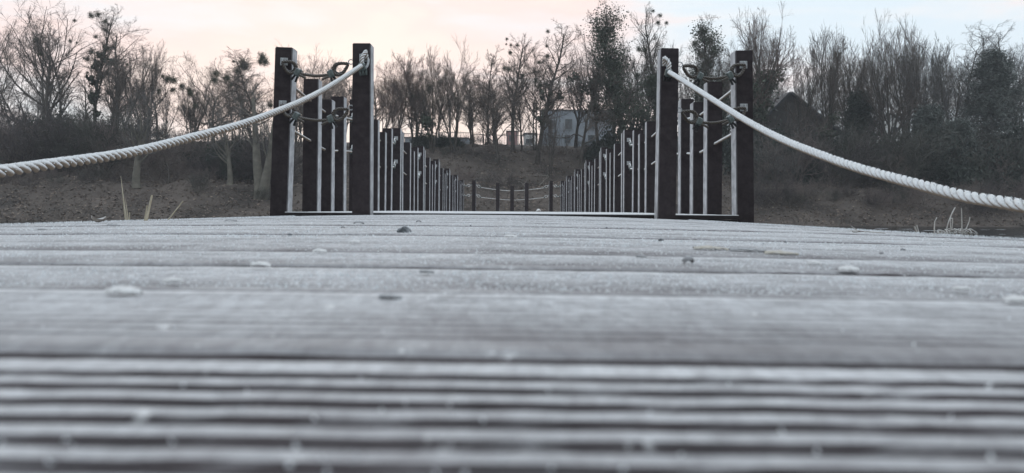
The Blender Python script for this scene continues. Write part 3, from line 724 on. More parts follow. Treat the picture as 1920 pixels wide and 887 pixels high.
# reed stalks rising beside the jetty
for i, (xa, ya, xb, yb, D, r0, lab) in enumerate(((234, 418, 223, 330, 2.95, 0.0048, 'tall pale dry reed stalk tapering to a point beside jetty'), (238, 418, 232, 372, 2.97, 0.0035, 'shorter reed leaf growing against the tall tapering reed'),
                                        (271, 416, 282, 366, 2.9, 0.0050, 'cut straw coloured reed stalk with a blunt top'), (268, 416, 273, 385, 2.92, 0.0032, 'thin short reed stalk beside the blunt cut reed'),
                                        (312, 413, 340, 377, 3.0, 0.0026, 'thin reed stalk leaning far over beside jetty edge'), (240, 418, 240, 398, 2.93, 0.0028, 'low reed stub at the foot of the tall reed'))):
    a = spot(xa, ya, D); b = spot(xb, yb, D); d = (b-a); base = a - Vector((d.x*0.6, 0, 0)); base.z = WATER-0.1
    rd = empty('reed', (base.x, base.y, WATER)); tag(rd, lab, 'reed')
    P = np.concatenate([np.linspace(base, a, 8, endpoint=False), np.linspace(a, b, 17)])-np.array(rd.location); tp = 0.15 if 'tapering' in lab or 'leaf' in lab else 0.7
    rad = np.concatenate([np.full(8, r0), np.linspace(r0, r0*tp, 17)])
    link('stem', tube_mesh('stem', P, rad, M['reed'], 7), rd)
# thin ice flakes on the water
rs2 = np.random.RandomState(9); VV, FF, off = [], [], 0
for i in range(160):
    x = rs2.uniform(3, 26); y = rs2.uniform(9, 36); a = np.linspace(0, 2*PI, 8)[:-1]; s_ = 0.06+0.22*rs2.rand()**2
    rad = s_*(0.6+0.6*rs2.rand(7))
    V = np.stack([x+1.6*rad*np.cos(a), y+rad*np.sin(a), np.full(7, WATER+0.012)], 1); VV.append(V); FF.append(np.arange(7)[None]+off); off += 7
o = link('ice_flakes', npmesh('ice_flakes', np.concatenate(VV), np.concatenate(FF), M['rime'])); tag(o, 'thin pale ice flakes drifting on the dark water', 'ice', kind='stuff')

# ------------------------------------------------------------------ trees
UP = np.array([0, 0, 1.0])
def norm(a): return a/np.maximum(np.linalg.norm(a, axis=-1, keepdims=True), 1e-9)
def grow_level(P, D, Ln, R, K, wig, trop, taper, rs):
    n = len(P); pts = np.zeros((n, K+1, 3)); rad = np.zeros((n, K+1)); dirs = np.zeros((n, K+1, 3))
    pts[:, 0] = P; dirs[:, 0] = D; rad[:, 0] = R
    for s in range(1, K+1):
        D = norm(D + wig*rs.normal(size=(n, 3)) + trop*UP)
        P = P + D*(Ln/K)[:, None]
        pts[:, s] = P; dirs[:, s] = D; rad[:, s] = R*(1-(1-taper)*s/K)
    return pts, rad, dirs
def spawn(pts, rad, dirs, Ln, nch, t0, ang, lr, shape, rmul, rmin, rs, t1=1.0):
    n, K1, _ = pts.shape; K = K1-1
    t = t0 + (t1-t0)*((np.arange(nch)[None, :]+rs.rand(n, nch))/nch)
    f = np.clip(t*K, 0, K-1e-6); i = f.astype(int); fr = (f-i)[..., None]
    ii = np.arange(n)[:, None]
    P = pts[ii, i]*(1-fr)+pts[ii, i+1]*fr
    D = dirs[ii, np.minimum(i+1, K)]; R = rad[ii, i]*(1-fr[..., 0])+rad[ii, i+1]*fr[..., 0]
    rnd = rs.normal(size=P.shape); perp = norm(rnd - D*np.sum(rnd*D, -1, keepdims=True))
    a = np.radians(ang)*(0.7+0.6*rs.rand(n, nch))[..., None]
    d = norm(D*np.cos(a)+perp*np.sin(a))
    L2 = Ln[:, None]*lr*(0.65+0.7*rs.rand(n, nch))*(1-shape*(t-t0)/max(1e-6, 1-t0))
    R2 = np.maximum(R*rmul, rmin)
    return P.reshape(-1, 3), d.reshape(-1, 3), L2.ravel(), R2.ravel()
def tubes(pts, rad, S):
    n, K1, _ = pts.shape
    T = norm(np.gradient(pts, axis=1)); ref = np.array([0.31, 0.93, 0.2])
    U = norm(np.cross(T, ref)); Wv = np.cross(T, U)
    a = np.linspace(0, 2*PI, S, endpoint=False)
    V = pts[:, :, None]+rad[:, :, None, None]*(np.cos(a)[None, None, :, None]*U[:, :, None]+np.sin(a)[None, None, :, None]*Wv[:, :, None])
    B = np.arange(n)[:, None, None]*K1*S; I = np.arange(K1-1)[None, :, None]*S; J = np.arange(S)[None, None, :]; J2 = (J+1) % S
    F = np.stack([B+I+J, B+I+J2, B+I+S+J2, B+I+S+J], -1).reshape(-1, 4)
    return V.reshape(-1, 3), F
STY = {  # stems, diverge, stem length, L1 (n, t0, ang, lr, shape), trop per level, wiggle, n2, n3, n4
    'broad': dict(st=1, dv=3, l0=.62, n1=16, t0=.33, a1=50, lr1=.72, sh1=.35, tr=(.02, .10, .08, .06, .05), wg=(.05, .13, .16, .2, .22), n2=7, n3=6, n4=5),
    'fan':   dict(st=3, dv=15, l0=.85, n1=10, t0=.24, a1=40, lr1=.60, sh1=.45, tr=(.02, .07, .06, .05, .04), wg=(.05, .10, .12, .14, .16), n2=6, n3=6, n4=3),
    'slim':  dict(st=1, dv=2, l0=1.0, n1=26, t0=.24, a1=46, lr1=.27, sh1=.42, tr=(.02, .15, .10, .06, .05), wg=(.06, .15, .18, .2, .22), n2=6, n3=6, n4=4),
    'oak':   dict(st=1, dv=6, l0=.60, n1=12, t0=.35, a1=62, lr1=.75, sh1=.25, tr=(.02, .05, .04, .04, .03), wg=(.10, .24, .26, .26, .26), n2=7, n3=6, n4=4),
    'multi': dict(st=4, dv=22, l0=.82, n1=12, t0=.30, a1=42, lr1=.42, sh1=.40, tr=(.02, .07, .06, .05, .04), wg=(.08, .14, .18, .2, .22), n2=6, n3=5, n4=3),
    'forked': dict(st=2, dv=14, l0=.80, n1=9, t0=.45, a1=45, lr1=.40, sh1=.35, tr=(.03, .08, .06, .05, .04), wg=(.03, .14, .18, .2, .22), n2=6, n3=5, n4=4),
    'birch': dict(st=1, dv=2, l0=1.0, n1=24, t0=.25, a1=45, lr1=.26, sh1=.45, tr=(.02, .06, -.06, -.16, -.18), wg=(.04, .10, .14, .16, .16), n2=7, n3=6, n4=3),
    'shrub': dict(st=9, dv=38, l0=.80, n1=8, t0=.25, a1=38, lr1=.50, sh1=.3, tr=(.03, .06, .05, .04, .03), wg=(.12, .18, .2, .24, .25), n2=5, n3=4, n4=0),
}
TSEED = [100]
def make_tree_geo(style, H, width=None, lean=0.0, thick=1.0, dens=1.0, twmin=0.0085):
    TSEED[0] += 1; rs = np.random.RandomState(TSEED[0]); q = STY[style]
    n0 = q['st']; az = rs.uniform(0, 2*PI) + np.arange(n0)*2*PI/n0 + rs.uniform(-.4, .4, n0); dv = np.radians(q['dv'])*(0.5+rs.rand(n0))
    D = np.stack([np.sin(dv)*np.cos(az), np.sin(dv)*np.sin(az)*0.8, np.cos(dv)], 1); D[:, 0] += lean; D = norm(D)
    P = np.zeros((n0, 3)); P[:, 0] = 0.05*np.cos(az)*(n0 > 1)*2; P[:, 1] = 0.05*np.sin(az)*(n0 > 1)*2
    Ln = np.full(n0, H*q['l0'])*(0.85+0.3*rs.rand(n0)); R = np.full(n0, H*0.0145*thick/(n0**0.35))
    lv = []
    pts, rad, dirs = grow_level(P, D, Ln, R, 10, q['wg'][0], q['tr'][0], 0.25, rs)
    rad[:, 0] *= 1.25
    lv.append((pts, rad))
    P, D, L1, R1 = spawn(pts, rad, dirs, Ln, int(q['n1']), q['t0'], q['a1'], q['lr1'], q['sh1'], 0.55, 0.018, rs)
    pts, rad, dirs = grow_level(P, D, L1, R1, 7, q['wg'][1], q['tr'][1], 0.3, rs); lv.append((pts, rad))
    for li, (nc, ang, lr, rm) in enumerate(((q['n2'], 45, .50, .6), (q['n3'], 45, .50, .6), (q['n4'], 45, .55, .7))):
        nc = int(round(nc*dens))
        if nc == 0: break
        P, D, L1, R1 = spawn(pts, rad, dirs, L1, nc, .18, ang if q['dv'] != 15 else 33, lr if q['dv'] != 15 else .60, .45, rm, (0.0105, 0.0068, 0.0046)[li], rs)
        pts, rad, dirs = grow_level(P, D, L1, R1, (4, 2, 1)[li], q['wg'][2+li], q['tr'][2+li], 0.5, rs); lv.append((pts, rad))
    allp = np.concatenate([p.reshape(-1, 3) for p, _ in lv])
    sc_ = H/np.percentile(allp[:, 2], 98.8)
    sx = sc_
    if width:
        hw = np.percentile(np.abs(allp[:, 0]-np.median(allp[:, 0])), 97)*sc_
        sx = sc_*min(1.7, max(0.55, width/2/hw))
    S = np.array([sx, sx, sc_])
    lv = [(p*S, r) for p, r in lv]
    return lv
def tree_meshes(lv, bark, twig):
    a = [tubes(p, r, 7 if i == 0 else 5) for i, (p, r) in enumerate(lv[:2])]
    V = np.concatenate([a[0][0], a[1][0]]); F = np.concatenate([a[0][1], a[1][1]+len(a[0][0])])
    tm = npmesh('trunk', V, F, bark, smooth=True)
    VV, FF, off = [], [], 0
    for p, r in lv[2:]:
        v, f = tubes(p, r, 3); VV.append(v); FF.append(f+off); off += len(v)
    cm = npmesh('crown', np.concatenate(VV), np.concatenate(FF), twig)
    return tm, cm
# mistletoe balls
def ball_mesh(seed, m, n=1000):
    rs = np.random.RandomState(seed); d = norm(rs.normal(size=(n, 3))); r = rs.rand(n)**0.62
    bumpy = 0.85+0.38*np.sin(d[:, 0]*5+seed)*np.sin(d[:, 1]*4+1)+0.12*np.sin(d[:, 2]*7)
    P = d*(r*bumpy)[:, None]
    V, F = leaf_quads(P, 0.15, rs, 0.42)
    e_ = P[:160]; v, f = tubes(np.stack([e_*0.0, e_*0.5+rs.normal(0, .03, e_.shape), e_], 1), np.tile([0.014, 0.010, 0.006], (160, 1)), 3)
    F = np.concatenate([F, f+len(V)]); V = np.concatenate([V, v])
    return npmesh('mistletoe', V, F, m)
BALLS = [ball_mesh(i, M['mistletoe']) for i in range(4)]
def add_ivy(tree, lv, z0, z1, spread, n, rs, size=0.20, mt='ivy', use=(0, 1), lmax=None):
    P = np.concatenate([p.reshape(-1, 3) for i, (p, r) in enumerate(lv) if i in use])
    P = P[(P[:, 2] > z0) & (P[:, 2] < z1)]
    if lmax: P = P[np.hypot(P[:, 0], P[:, 1]) < lmax]
    if len(P) == 0: return
    # clumps along the wood, leaves gathered round each clump
    nc = max(12, n//110); c = P[rs.randint(0, len(P), nc)] + np.clip(rs.normal(0, spread*0.35, (nc, 3)), -spread*.6, spread*.6)
    Q = c[rs.randint(0, nc, n)] + np.clip(rs.normal(0, 1, (n, 3)), -1.5, 1.5)*(spread*(0.30+0.42*rs.rand(n)))[:, None]*np.array([1, 1, 0.9])
    V, F = leaf_quads(Q, size, rs, 0.7)
    link('ivy', npmesh('ivy', V, F, M[mt]), tree)
LIB = []
rt = random.Random(21); rn = np.random.RandomState(31)
def place_tree(px, D, topy, style, label, wpx=None, balls=(), ivy=None, bark='bark', twig='twig', lean=0.0, group=None, thick=1.0, dens=1.0, lib=True, cat='tree', name='bare_tree', tmul=1.0):
    X = (px-957)/FPX*D; gz = g1(X, D)
    top = spot(px, topy, D).z; H = top-gz
    lv = make_tree_geo(style, H, wpx*D/FPX if wpx else None, lean, thick, dens)
    if tmul != 1.0: lv[0] = (lv[0][0], lv[0][1]*tmul)
    tm, cm = tree_meshes(lv, M[bark], M[twig])
    t = empty(name, (X, D, gz-0.05)); tag(t, label, cat, group)
    link('trunk', tm, t); link('crown', cm, t)
    for (bx, by, bd) in balls:
        # hang the ball on the nearest limb
        want = spot(bx, by, D)-Vector((X, D, gz-0.05))
        Pc = np.concatenate([p.reshape(-1, 3) for p, r in lv[1:4]])
        dd = (Pc[:, 0]-want.x)**2+(Pc[:, 2]-want.z)**2+0.04*Pc[:, 1]**2
        c = Pc[np.argmin(dd)]; c = np.array([0.6*want.x+0.4*c[0], c[1], 0.6*want.z+0.4*c[2]])
        s_ = bd*D/FPX/2
        link('mistletoe', BALLS[rt.randrange(4)], t, loc=tuple(c), rot=(rt.uniform(0, 6), rt.uniform(0, 6), rt.uniform(0, 6)), scale=(s_, s_, s_*0.92))
    if ivy: add_ivy(t, lv, ivy[0]*H, ivy[1]*H, ivy[2], ivy[3], rn, ivy[4] if len(ivy) > 4 else 0.2, lmax=ivy[5] if len(ivy) > 5 else None)
    if lib: LIB.append((tm, cm, H, style))
    return t, lv

T = place_tree
T(88, 52, 4, 'broad', 'broad bare tree with low forked trunk and wide fine crown', 170, [(60, 75, 18), (62, 98, 14), (122, 76, 11), (141, 40, 10), (135, 79, 7)], thick=1.35)
T(62, 50, 70, 'oak', 'bare tree with a long stem leaning away over the brush', 120, lean=-0.55, thick=0.9, dens=.9)
T(174, 54, 10, 'slim', 'slender tree hung with many mistletoe balls from top to trunk', 60, [(160, 26, 18), (172, 24, 18), (190, 40, 14), (192, 56, 11), (160, 58, 13), (158, 95, 20), (188, 88, 24), (157, 112, 17), (146, 110, 8), (182, 104, 10), (195, 138, 16), (165, 177, 22), (192, 172, 14), (158, 136, 10)], ivy=(.15, .7, .28, 1400, .2), bark='barkgreen')
T(204, 55, 30, 'slim', 'slender bare tree with fine feathery top beside mistletoe hung tree', 100, [(209, 90, 12), (205, 162, 13), (210, 121, 9)])
T(216, 51, 75, 'multi', 'forked bare tree with thin crooked stems above the brush', 100, [(236, 122, 10)])
T(268, 56, 92, 'fan', 'bare tree of upright twigs between mistletoe hung neighbours', 90)
T(292, 53, 88, 'oak', 'crooked bare tree with a large ragged mistletoe mass', 100, [(310, 148, 26), (325, 152, 22), (335, 158, 18), (298, 172, 15), (318, 168, 16), (300, 142, 12)])
T(352, 52, 118, 'oak', 'leaning gnarled bare tree with bent upper limbs', 90, lean=0.15, thick=1.2)
T(398, 50, 112, 'oak', 'gnarled spreading tree carrying two flat mistletoe clumps', 150, [(388, 146, 22), (402, 140, 20), (414, 142, 22), (352, 172, 18), (362, 178, 16), (335, 186, 14), (425, 158, 9)], thick=1.4)
T(470, 54, 95, 'slim', 'tree beside the entrance posts with big mistletoe masses on top', 110, [(448, 118, 30), (456, 128, 24), (444, 134, 20), (495, 108, 26), (503, 118, 24), (488, 118, 18), (427, 112, 10), (446, 186, 18), (497, 195, 22)], thick=1.2)
T(445, 58, 120, 'fan', 'pale fan shaped bare tree behind the mistletoe masses', 110)
T(486, 44, 150, 'forked', 'pale smooth thick trunk forked low near the water', 110, bark='barkpale', twig='twiggrey', thick=2.2, dens=.8, lib=False, tmul=1.9)
T(252, 44, 160, 'broad', 'pale straight thick trunk standing low on the bank', 80, bark='barkpale', twig='twiggrey', thick=2.1, dens=.8, lib=False, tmul=1.35)
T(428, 45, 190, 'broad', 'dull pale trunk beside the darker brush', 70, bark='barkpale', twig='twiggrey', thick=1.9, dens=.7, lib=False, tmul=1.3)
T(312, 44.5, 262, 'oak', 'short dark crooked tree low on the bank', 60, thick=1.9, dens=.7, lib=False)
T(188, 44, 268, 'oak', 'small bent dark tree arching over the waterline', 50, thick=1.6, dens=.7, lib=False, lean=-.2)
T(580, 55, 95, 'fan', 'fine twigged bare tree seen between the entrance posts', 130, dens=1.1)
T(628, 57, 120, 'fan', 'low fan of bare twigs behind the entrance posts', 90)
# middle
T(738, 55, 108, 'fan', 'fan shaped bare tree with dense upright twigs beside bridge rail', 105, twig='twigred', dens=1.25)
T(772, 56, 100, 'fan', 'upright bare tree with one round mistletoe ball', 90, [(772, 183, 24), (785, 196, 15)], twig='twigred')
T(806, 54, 104, 'fan', 'bare tree with two mistletoe balls at mid height', 90, [(801, 164, 22), (819, 156, 15), (790, 225, 22), (796, 236, 16), (800, 172, 14)], thick=1.2, ivy=(.1, .4, .3, 500, .2))
T(848, 55, 92, 'fan', 'tall fan crowned bare tree with mistletoe pair below', 100, [(850, 185, 13), (857, 197, 13), (848, 178, 9)])
T(884, 56, 120, 'broad', 'thin bare tree with open branching against pink sky', 80)
T(912, 57, 95, 'slim', 'feathery thin bare tree beside balls of mistletoe', 60)
T(932, 52, 130, 'broad', 'stout bare tree leaning on a crooked trunk', 105, thick=1.25, lean=-0.08)
T(958, 55, 52, 'slim', 'tall slim tree topped by a cluster of mistletoe balls', 75, [(942, 68, 9), (951, 76, 9), (965, 79, 11), (951, 93, 13), (943, 125, 16), (950, 132, 14), (975, 138, 12), (940, 72, 6)], thick=1.2)
T(975, 57, 128, 'broad', 'low twiggy bare tree beside the tall mistletoe trees', 75)
T(1004, 54, 50, 'slim', 'tall tree with mistletoe scattered through an open crown', 100, [(1020, 57, 11), (1018, 93, 9), (1020, 111, 13), (1002, 118, 13), (1007, 160, 20), (1000, 148, 14), (1010, 172, 13), (1003, 202, 15), (1013, 208, 14)], thick=1.25, ivy=(.2, .55, .22, 500, .18))
T(1028, 51, 185, 'multi', 'small bare tree standing before the grey flat roofed house', 70, thick=.8, dens=.8)
T(1082, 52, 75, 'oak', 'wide bare tree with arching limbs reaching across the grey house', 150, dens=1.0)
T(1118, 55, 35, 'broad', 'tall bare tree with airy crown beside ivy covered trunk', 130, ivy=(.2, .6, .45, 1300, .2))
T(1163, 53, 18, 'slim', 'great tree thickly wrapped in dark ivy to its top', 110, [(1142, 62, 12), (1198, 92, 16), (1205, 128, 20)], ivy=(.12, 1.0, .75, 11000, .12, 1.9), thick=1.4, bark='barkgreen')
T(1222, 54, 3, 'slim', 'tall tree rising behind rope post with mistletoe near its top', 85, [(1240, 22, 12), (1232, 40, 14), (1225, 15, 10), (1243, 45, 11), (1211, 62, 9), (1206, 90, 16), (1215, 128, 16)], ivy=(.1, .55, .5, 7000, .12))
T(1305, 53, 35, 'slim', 'ivy clad tree framed between the two entrance posts', 85, [(1310, 60, 22), (1322, 78, 22), (1298, 80, 20), (1330, 102, 18), (1310, 100, 24)], ivy=(.2, .95, .55, 8500, .12, 1.5), thick=1.2)
T(1345, 56, 80, 'broad', 'bare tree crowded against the outer entrance post', 90, ivy=(.2, .7, .5, 1800, .2))
# right
T(1428, 52, 15, 'broad', 'full crowned tree with reddish buds and ivy on its limbs', 120, ivy=(.15, .62, .55, 3000, .2), twig='twigred', thick=1.4, dens=1.15)
T(1452, 50, 150, 'oak', 'low sprawling bare tree overhanging the dark roof', 110, lean=0.3, thick=1.1, dens=.6)
T(1505, 56, 72, 'fan', 'upright bare tree rising behind the dark roof', 85)
T(1548, 55, 58, 'fan', 'slender bare tree with upswept branches above white wall', 85, ivy=(.1, .35, .4, 600, .2))
T(1585, 57, 85, 'fan', 'thin bare tree beside the dark cone shaped conifer', 70)
T(1632, 58, 85, 'fan', 'rounded fine twigged bare tree beyond the pale house', 90, twig='twiggrey')
T(1664, 54, 38, 'fan', 'tallest bare tree with straight dark stem and upswept crown', 110, thick=1.25)
T(1698, 55, 42, 'fan', 'tall bare tree with steep branches close to its tallest neighbour', 100)
T(1735, 57, 78, 'fan', 'grey bare tree with fine rounded crown near big conifer', 95, twig='twiggrey')
T(1765, 54, 82, 'multi', 'many stemmed grey bare tree leaning towards the big conifer', 95, twig='twiggrey')
T(1806, 60, 72, 'birch', 'birch with fine hanging twigs behind the big conifer', 90, twig='twiggrey')
T(1852, 61, 50, 'birch', 'tall birch with drooping twigs rising over the conifer', 100, twig='twiggrey')
T(1902, 60, 48, 'birch', 'leaning birch with long hanging twigs past the conifer', 110, twig='twiggrey')
T(1445, 46, 250, 'multi', 'small bare tree with spidery branches near the water edge', 110, dens=.8, twig='twiggrey', lib=False)
T(1672, 45.5, 275, 'oak', 'crooked little dark tree halfway up the bank', 60, thick=1.3, dens=.7, lib=False)

# conifers
def conifer(px, D, topy, wpx, label, dens=1.0, basey=None, droop=0.25, mt='conifer', seed=1):
    X = (px-957)/FPX*D; gz = g1(X, D); top = spot(px, topy, D).z; H = top-gz; Rm = wpx*D/FPX/2
    rs = np.random.RandomState(seed); t = empty('conifer', (X, D, gz-0.05)); tag(t, label, 'conifer')
    V, F = tube_vf(np.stack([np.zeros(9), np.zeros(9), np.linspace(0, H*0.97, 9)], 1), np.linspace(H*0.016, 0.02, 9), 7, cap=False)
    link('trunk', npmesh('trunk', V, F, M['bark'], smooth=True), t)
    n = int(230*dens); z = H*(0.10+0.88*rs.rand(n)**0.9); az = rs.uniform(0, 2*PI, n)
    prof = Rm*np.clip((1-z/H), 0, 1)**0.62*(0.72+0.5*rs.rand(n))
    P0 = np.stack([np.zeros(n), np.zeros(n), z], 1); D0 = np.stack([np.cos(az), np.sin(az), 0.28-0.1*rs.rand(n)], 1); D0 = norm(D0)
    pts, rad, dirs = grow_level(P0, D0, prof+0.15, np.full(n, 0.03), 6, 0.07, -droop*0.35, 0.3, rs)
    V, F = tubes(pts, rad, 4); link('branches', npmesh('branches', V, F, M['bark']), t)
    m = int(75*n); bi = rs.randint(0, n, m); tt = rs.rand(m)**0.6*5.99; ii = tt.astype(int); fr = (tt-ii)[:, None]
    Q = pts[bi, ii]*(1-fr)+pts[bi, ii+1]*fr
    sp = 0.12+0.30*(1-tt/6)
    Q = Q + rs.normal(size=(m, 3))*sp[:, None]*np.array([1, 1, .55]) - UP*np.abs(rs.normal(size=(m, 1)))*0.10
    V, F = leaf_quads(Q, 0.22, rs, 0.25, 0.7)
    link('needles', npmesh('needles', V, F, M[mt]), t)
conifer(1858, 54, 90, 165, 'big broad hazy green conifer at the edge of the wood', 1.2, seed=2)
conifer(1607, 56, 170, 78, 'narrow dark cone shaped conifer between the houses', .8, droop=.1, mt='evergreen', seed=3)
conifer(1738, 52, 196, 120, 'low dark conifer in front of grey bare trees', .8, seed=4)
conifer(1790, 50, 222, 120, 'low bushy conifer touching the big hazy conifer', .7, seed=5)

# trees deep in the wood behind, copies
def copy_tree(src, X, Y, H, rz, label, group, name='bare_tree', cat='tree'):
    tm, cm, H0, _ = src; s_ = H/H0
    t = empty(name, (X, Y, g1(X, Y)-0.05), rz); tag(t, label, cat, group); t.scale = (s_, s_, s_)
    link('trunk', tm, t); link('crown', cm, t)
def zone(px):
    for lim, nm in ((150, 'under the broad forked tree'), (300, 'near the reed stalks and pale trunk'), (520, 'below the gnarled mistletoe tree'), (760, 'behind the entrance posts and fan trees'), (900, 'below the long low building'),
                    (1000, 'below the small white building'), (1130, 'in front of the grey flat roofed house'), (1300, 'around the ivy wrapped tree'), (1500, 'below the dark pitched roof'), (1640, 'near the narrow cone shaped conifer'), (1760, 'below the tallest bare trees')):
        if px < lim: return nm
    return 'around the big hazy conifer'
fans = [l for l in LIB if l[3] in ('broad', 'slim', 'oak', 'multi')]
for i in range(60):
    Y = rt.uniform(62, 92); px = -60 + (i+rt.random())*2040/60; X = (px-957)/FPX*Y
    if 1003 < px < 1135: continue
    lim = 128 if 690 < px < 1060 else (140 if px < 690 else 105)
    if 985 < px < 1140 : lim = 190
    topy = lim + rt.uniform(0, 65)
    H = spot(px, topy, Y).z-g1(X, Y)
    copy_tree(rt.choice(fans), X, Y, H, rt.uniform(0, 6.28), 'thin bare tree deep in the wood %s' % zone(px), 'bare trees deep in the wood %s' % zone(px))

# more bare crowns just behind the front trees
cx_ = [-60, 0, 130, 220, 280, 340, 500, 560, 700, 770, 850, 900, 950, 1010, 1060, 1110, 1200, 1260, 1340, 1430, 1490, 1560, 1620, 1690, 1750, 1850, 1980]
cy_ = [5, 5, 10, 60, 90, 110, 95, 95, 115, 95, 95, 110, 60, 50, 90, 40, 20, 20, 60, 15, 70, 55, 80, 38, 75, 55, 50]
crowns = [l for l in LIB if l[3] in ('fan', 'broad', 'multi', 'slim')]
for i in range(30):
    px = -40 + (i+rt.random())*2000/30; Y = rt.uniform(56, 63); X = (px-957)/FPX*Y
    if 1005 < px < 1075 or 1425 < px < 1500: continue
    H = spot(px, np.interp(px, cx_, cy_)+rt.uniform(14, 60), Y).z-g1(X, Y)
    copy_tree(rt.choice(crowns), X, Y, H, rt.uniform(0, 6.28), 'bare crowned tree on the bank top %s' % zone(px), 'bare crowned trees %s' % zone(px))
# thin saplings on the slope
sapl = [l for l in LIB if l[3] in ('slim', 'multi', 'oak')]
for i in range(70):
    px = rt.uniform(-20, 1940); Y = rt.uniform(43, 55)
    if 640 < px < 1250: continue; X = (px-957)/FPX*Y
    copy_tree(rt.choice(sapl), X, Y, rt.uniform(2.8, 6.0), rt.uniform(0, 6.28), 'spindly bare sapling on the bank slope %s' % zone(px), 'bare saplings %s' % zone(px), 'sapling', 'sapling')
# shrubs
SH = []
for i in range(6):
    lv = make_tree_geo('shrub', 3.2, None, 0, 0.75, 1.0)
    bm_ = M[('brush', 'brushdark', 'brushgreen')[i % 3]]; SH.append((*tree_meshes(lv, bm_, bm_), 3.2, 'shrub'))
def brush(px, topy, D, n=1):
    X = (px-957)/FPX*D; H = max(0.8, spot(px, topy, D).z-g1(X, D))
    copy_tree(rt.choice(SH), X, D, H, rt.uniform(0, 6.28), 'bare twiggy shrub %s %s' % ('low near the water' if D < 48 else ('halfway up the bank' if D < 52 else 'on the bank top'), zone(px)), 'bare shrubs %s' % zone(px), 'shrub', 'shrub')
for i in range(44):                                   # the thick brush under the leftmost trees
    px = rt.uniform(-30, 300); brush(px, rt.uniform(195, 250)+max(0, px-200)*0.25, rt.uniform(47, 56))
for i in range(36): brush(rt.uniform(280, 520), rt.uniform(235, 290), rt.uniform(46, 56))
for i in range(34): brush(rt.uniform(640, 1240), rt.uniform(262, 300), rt.uniform(53, 60))
for i in range(8): brush(rt.uniform(700, 1240), rt.uniform(310, 345), rt.uniform(45, 50))
for i in range(60): brush(rt.uniform(1390, 1960), rt.uniform(225, 300), rt.uniform(47, 57))
for i in range(18): brush(rt.uniform(1390, 1960), rt.uniform(310, 350), rt.uniform(43.5, 47))
for i in range(20): brush(rt.uniform(-20, 520), rt.uniform(322, 372), rt.uniform(42.5, 46))
for i in range(16): brush(rt.uniform(1390, 1950), rt.uniform(335, 380), rt.uniform(43, 46))
# evergreen bushes
def bush_mesh(seed, n=4200):
    rs = np.random.RandomState(seed); nc = 42
    c = norm(rs.normal(size=(nc, 3)))*(0.45+0.5*rs.rand(nc, 1)); c[:, 2] = np.abs(c[:, 2])
    Q = c[rs.randint(0, nc, n)]+rs.normal(0, .16, (n, 3)); V, F = leaf_quads(Q, 0.10, rs, 0.6)
    return npmesh('foliage', V, F, M['evergreen'])
BU = [bush_mesh(i) for i in range(4)]
st, sf = tube_vf(np.array([[0, 0, -.1], [0.03, 0, .25], [0, 0.02, .7]]), np.array([.06, .045, .02]), 6, cap=False)
STEM = npmesh('stem', st, sf, M['bark'])
def bush(px, topy, D, wpx):
    X = (px-957)/FPX*D; gz = g1(X, D); H = max(.6, spot(px, topy, D).z-gz); wr = wpx*D/FPX/2
    t = empty('evergreen_bush', (X, D, gz), rt.uniform(0, 6.28)); t.scale = (wr, wr, H/1.15); tag(t, 'dark evergreen bush in the undergrowth %s' % zone(px), 'bush', 'evergreen bushes %s' % zone(px))
    link('foliage', rt.choice(BU), t); link('stem', STEM, t)
for px, ty, D, wp in ((40, 215, 53, 80), (95, 205, 54, 90), (150, 215, 53, 90), (10, 240, 50, 70), (120, 245, 50, 90), (200, 245, 51, 70), (400, 268, 49, 60), (445, 262, 49, 70), (360, 275, 50, 60),
                      (300, 260, 52, 50), (790, 245, 56, 50), (825, 248, 57, 45), (850, 258, 57, 40), (1150, 225, 55, 80), (1190, 205, 56, 80), (1215, 240, 54, 70), (1120, 262, 55, 60), (1290, 190, 55, 70), (1340, 200, 54, 70),
                      (1400, 225, 52, 90), (1455, 232, 50, 80), (1510, 250, 50, 70), (1570, 254, 54, 60), (1640, 258, 52, 80), (1690, 240, 53, 90), (1740, 240, 51, 90), (1800, 255, 49, 100), (1850, 270, 49, 110), (1910, 260, 49, 100), (1900, 235, 52, 90)):
    bush(px, ty, D, wp)

# bare brambles and fallen sticks on the slope
V0, F0, off = [], [], 0
n = 5000; X = rs.uniform(-42, 46, n); Y = 41+15*rs.rand(n)**1.2
P = np.stack([X, Y, ground(X, Y)], 1); D0 = norm(np.stack([rs.normal(size=n), rs.normal(size=n), np.abs(rs.normal(0.5, .6, n))], 1))
pts, rad, dirs = grow_level(P, D0, 0.35+0.9*rs.rand(n), np.full(n, 0.009), 4, .22, -.10, .5, rs)
V, F = tubes(pts, rad, 3)
o = link('brambles', npmesh('brambles', V, F, M['brush'])); tag(o, 'tangle of thin bare stems across the leaf littered bank', 'undergrowth', kind='stuff')
for i, (px, py, D, ln, lab) in enumerate(((1008, 306, 49, 1.1, 'pale curved dead branch caught on the bank behind cross railing'), (900, 312, 48, .9, 'small pale dead branch lying low on the bank'), (985, 322, 48, .8, 'forked pale stick beside the curved dead branch'),
                                          (1450, 345, 44, 1.6, 'bleached dead branch lying near the water edge'), (1180, 290, 52, .9, 'pale broken branch below the ivy wrapped tree'))):
    X = (px-957)/FPX*D; gz = g1(X, D); b = empty('dead_branch', (X, D, gz+.05)); tag(b, lab, 'branch'); r = random.Random(i)
    K = [(0, 0, 0), (ln*.3*r.choice((-1, 1)), .1, ln*.3), (ln*.5*r.choice((-1, 1)), .1, ln*.55), (ln*.8*r.choice((-1, 1)), 0, ln*.6)]
    stalk('limb', K, .03, .012, M['deadwood'], b, 5)
    stalk('side_limb', [K[1], (K[1][0]+.2, .1, K[1][2]+.3), (K[1][0]+.25, .1, K[1][2]+.55)], .018, .008, M['deadwood'], b, 5)

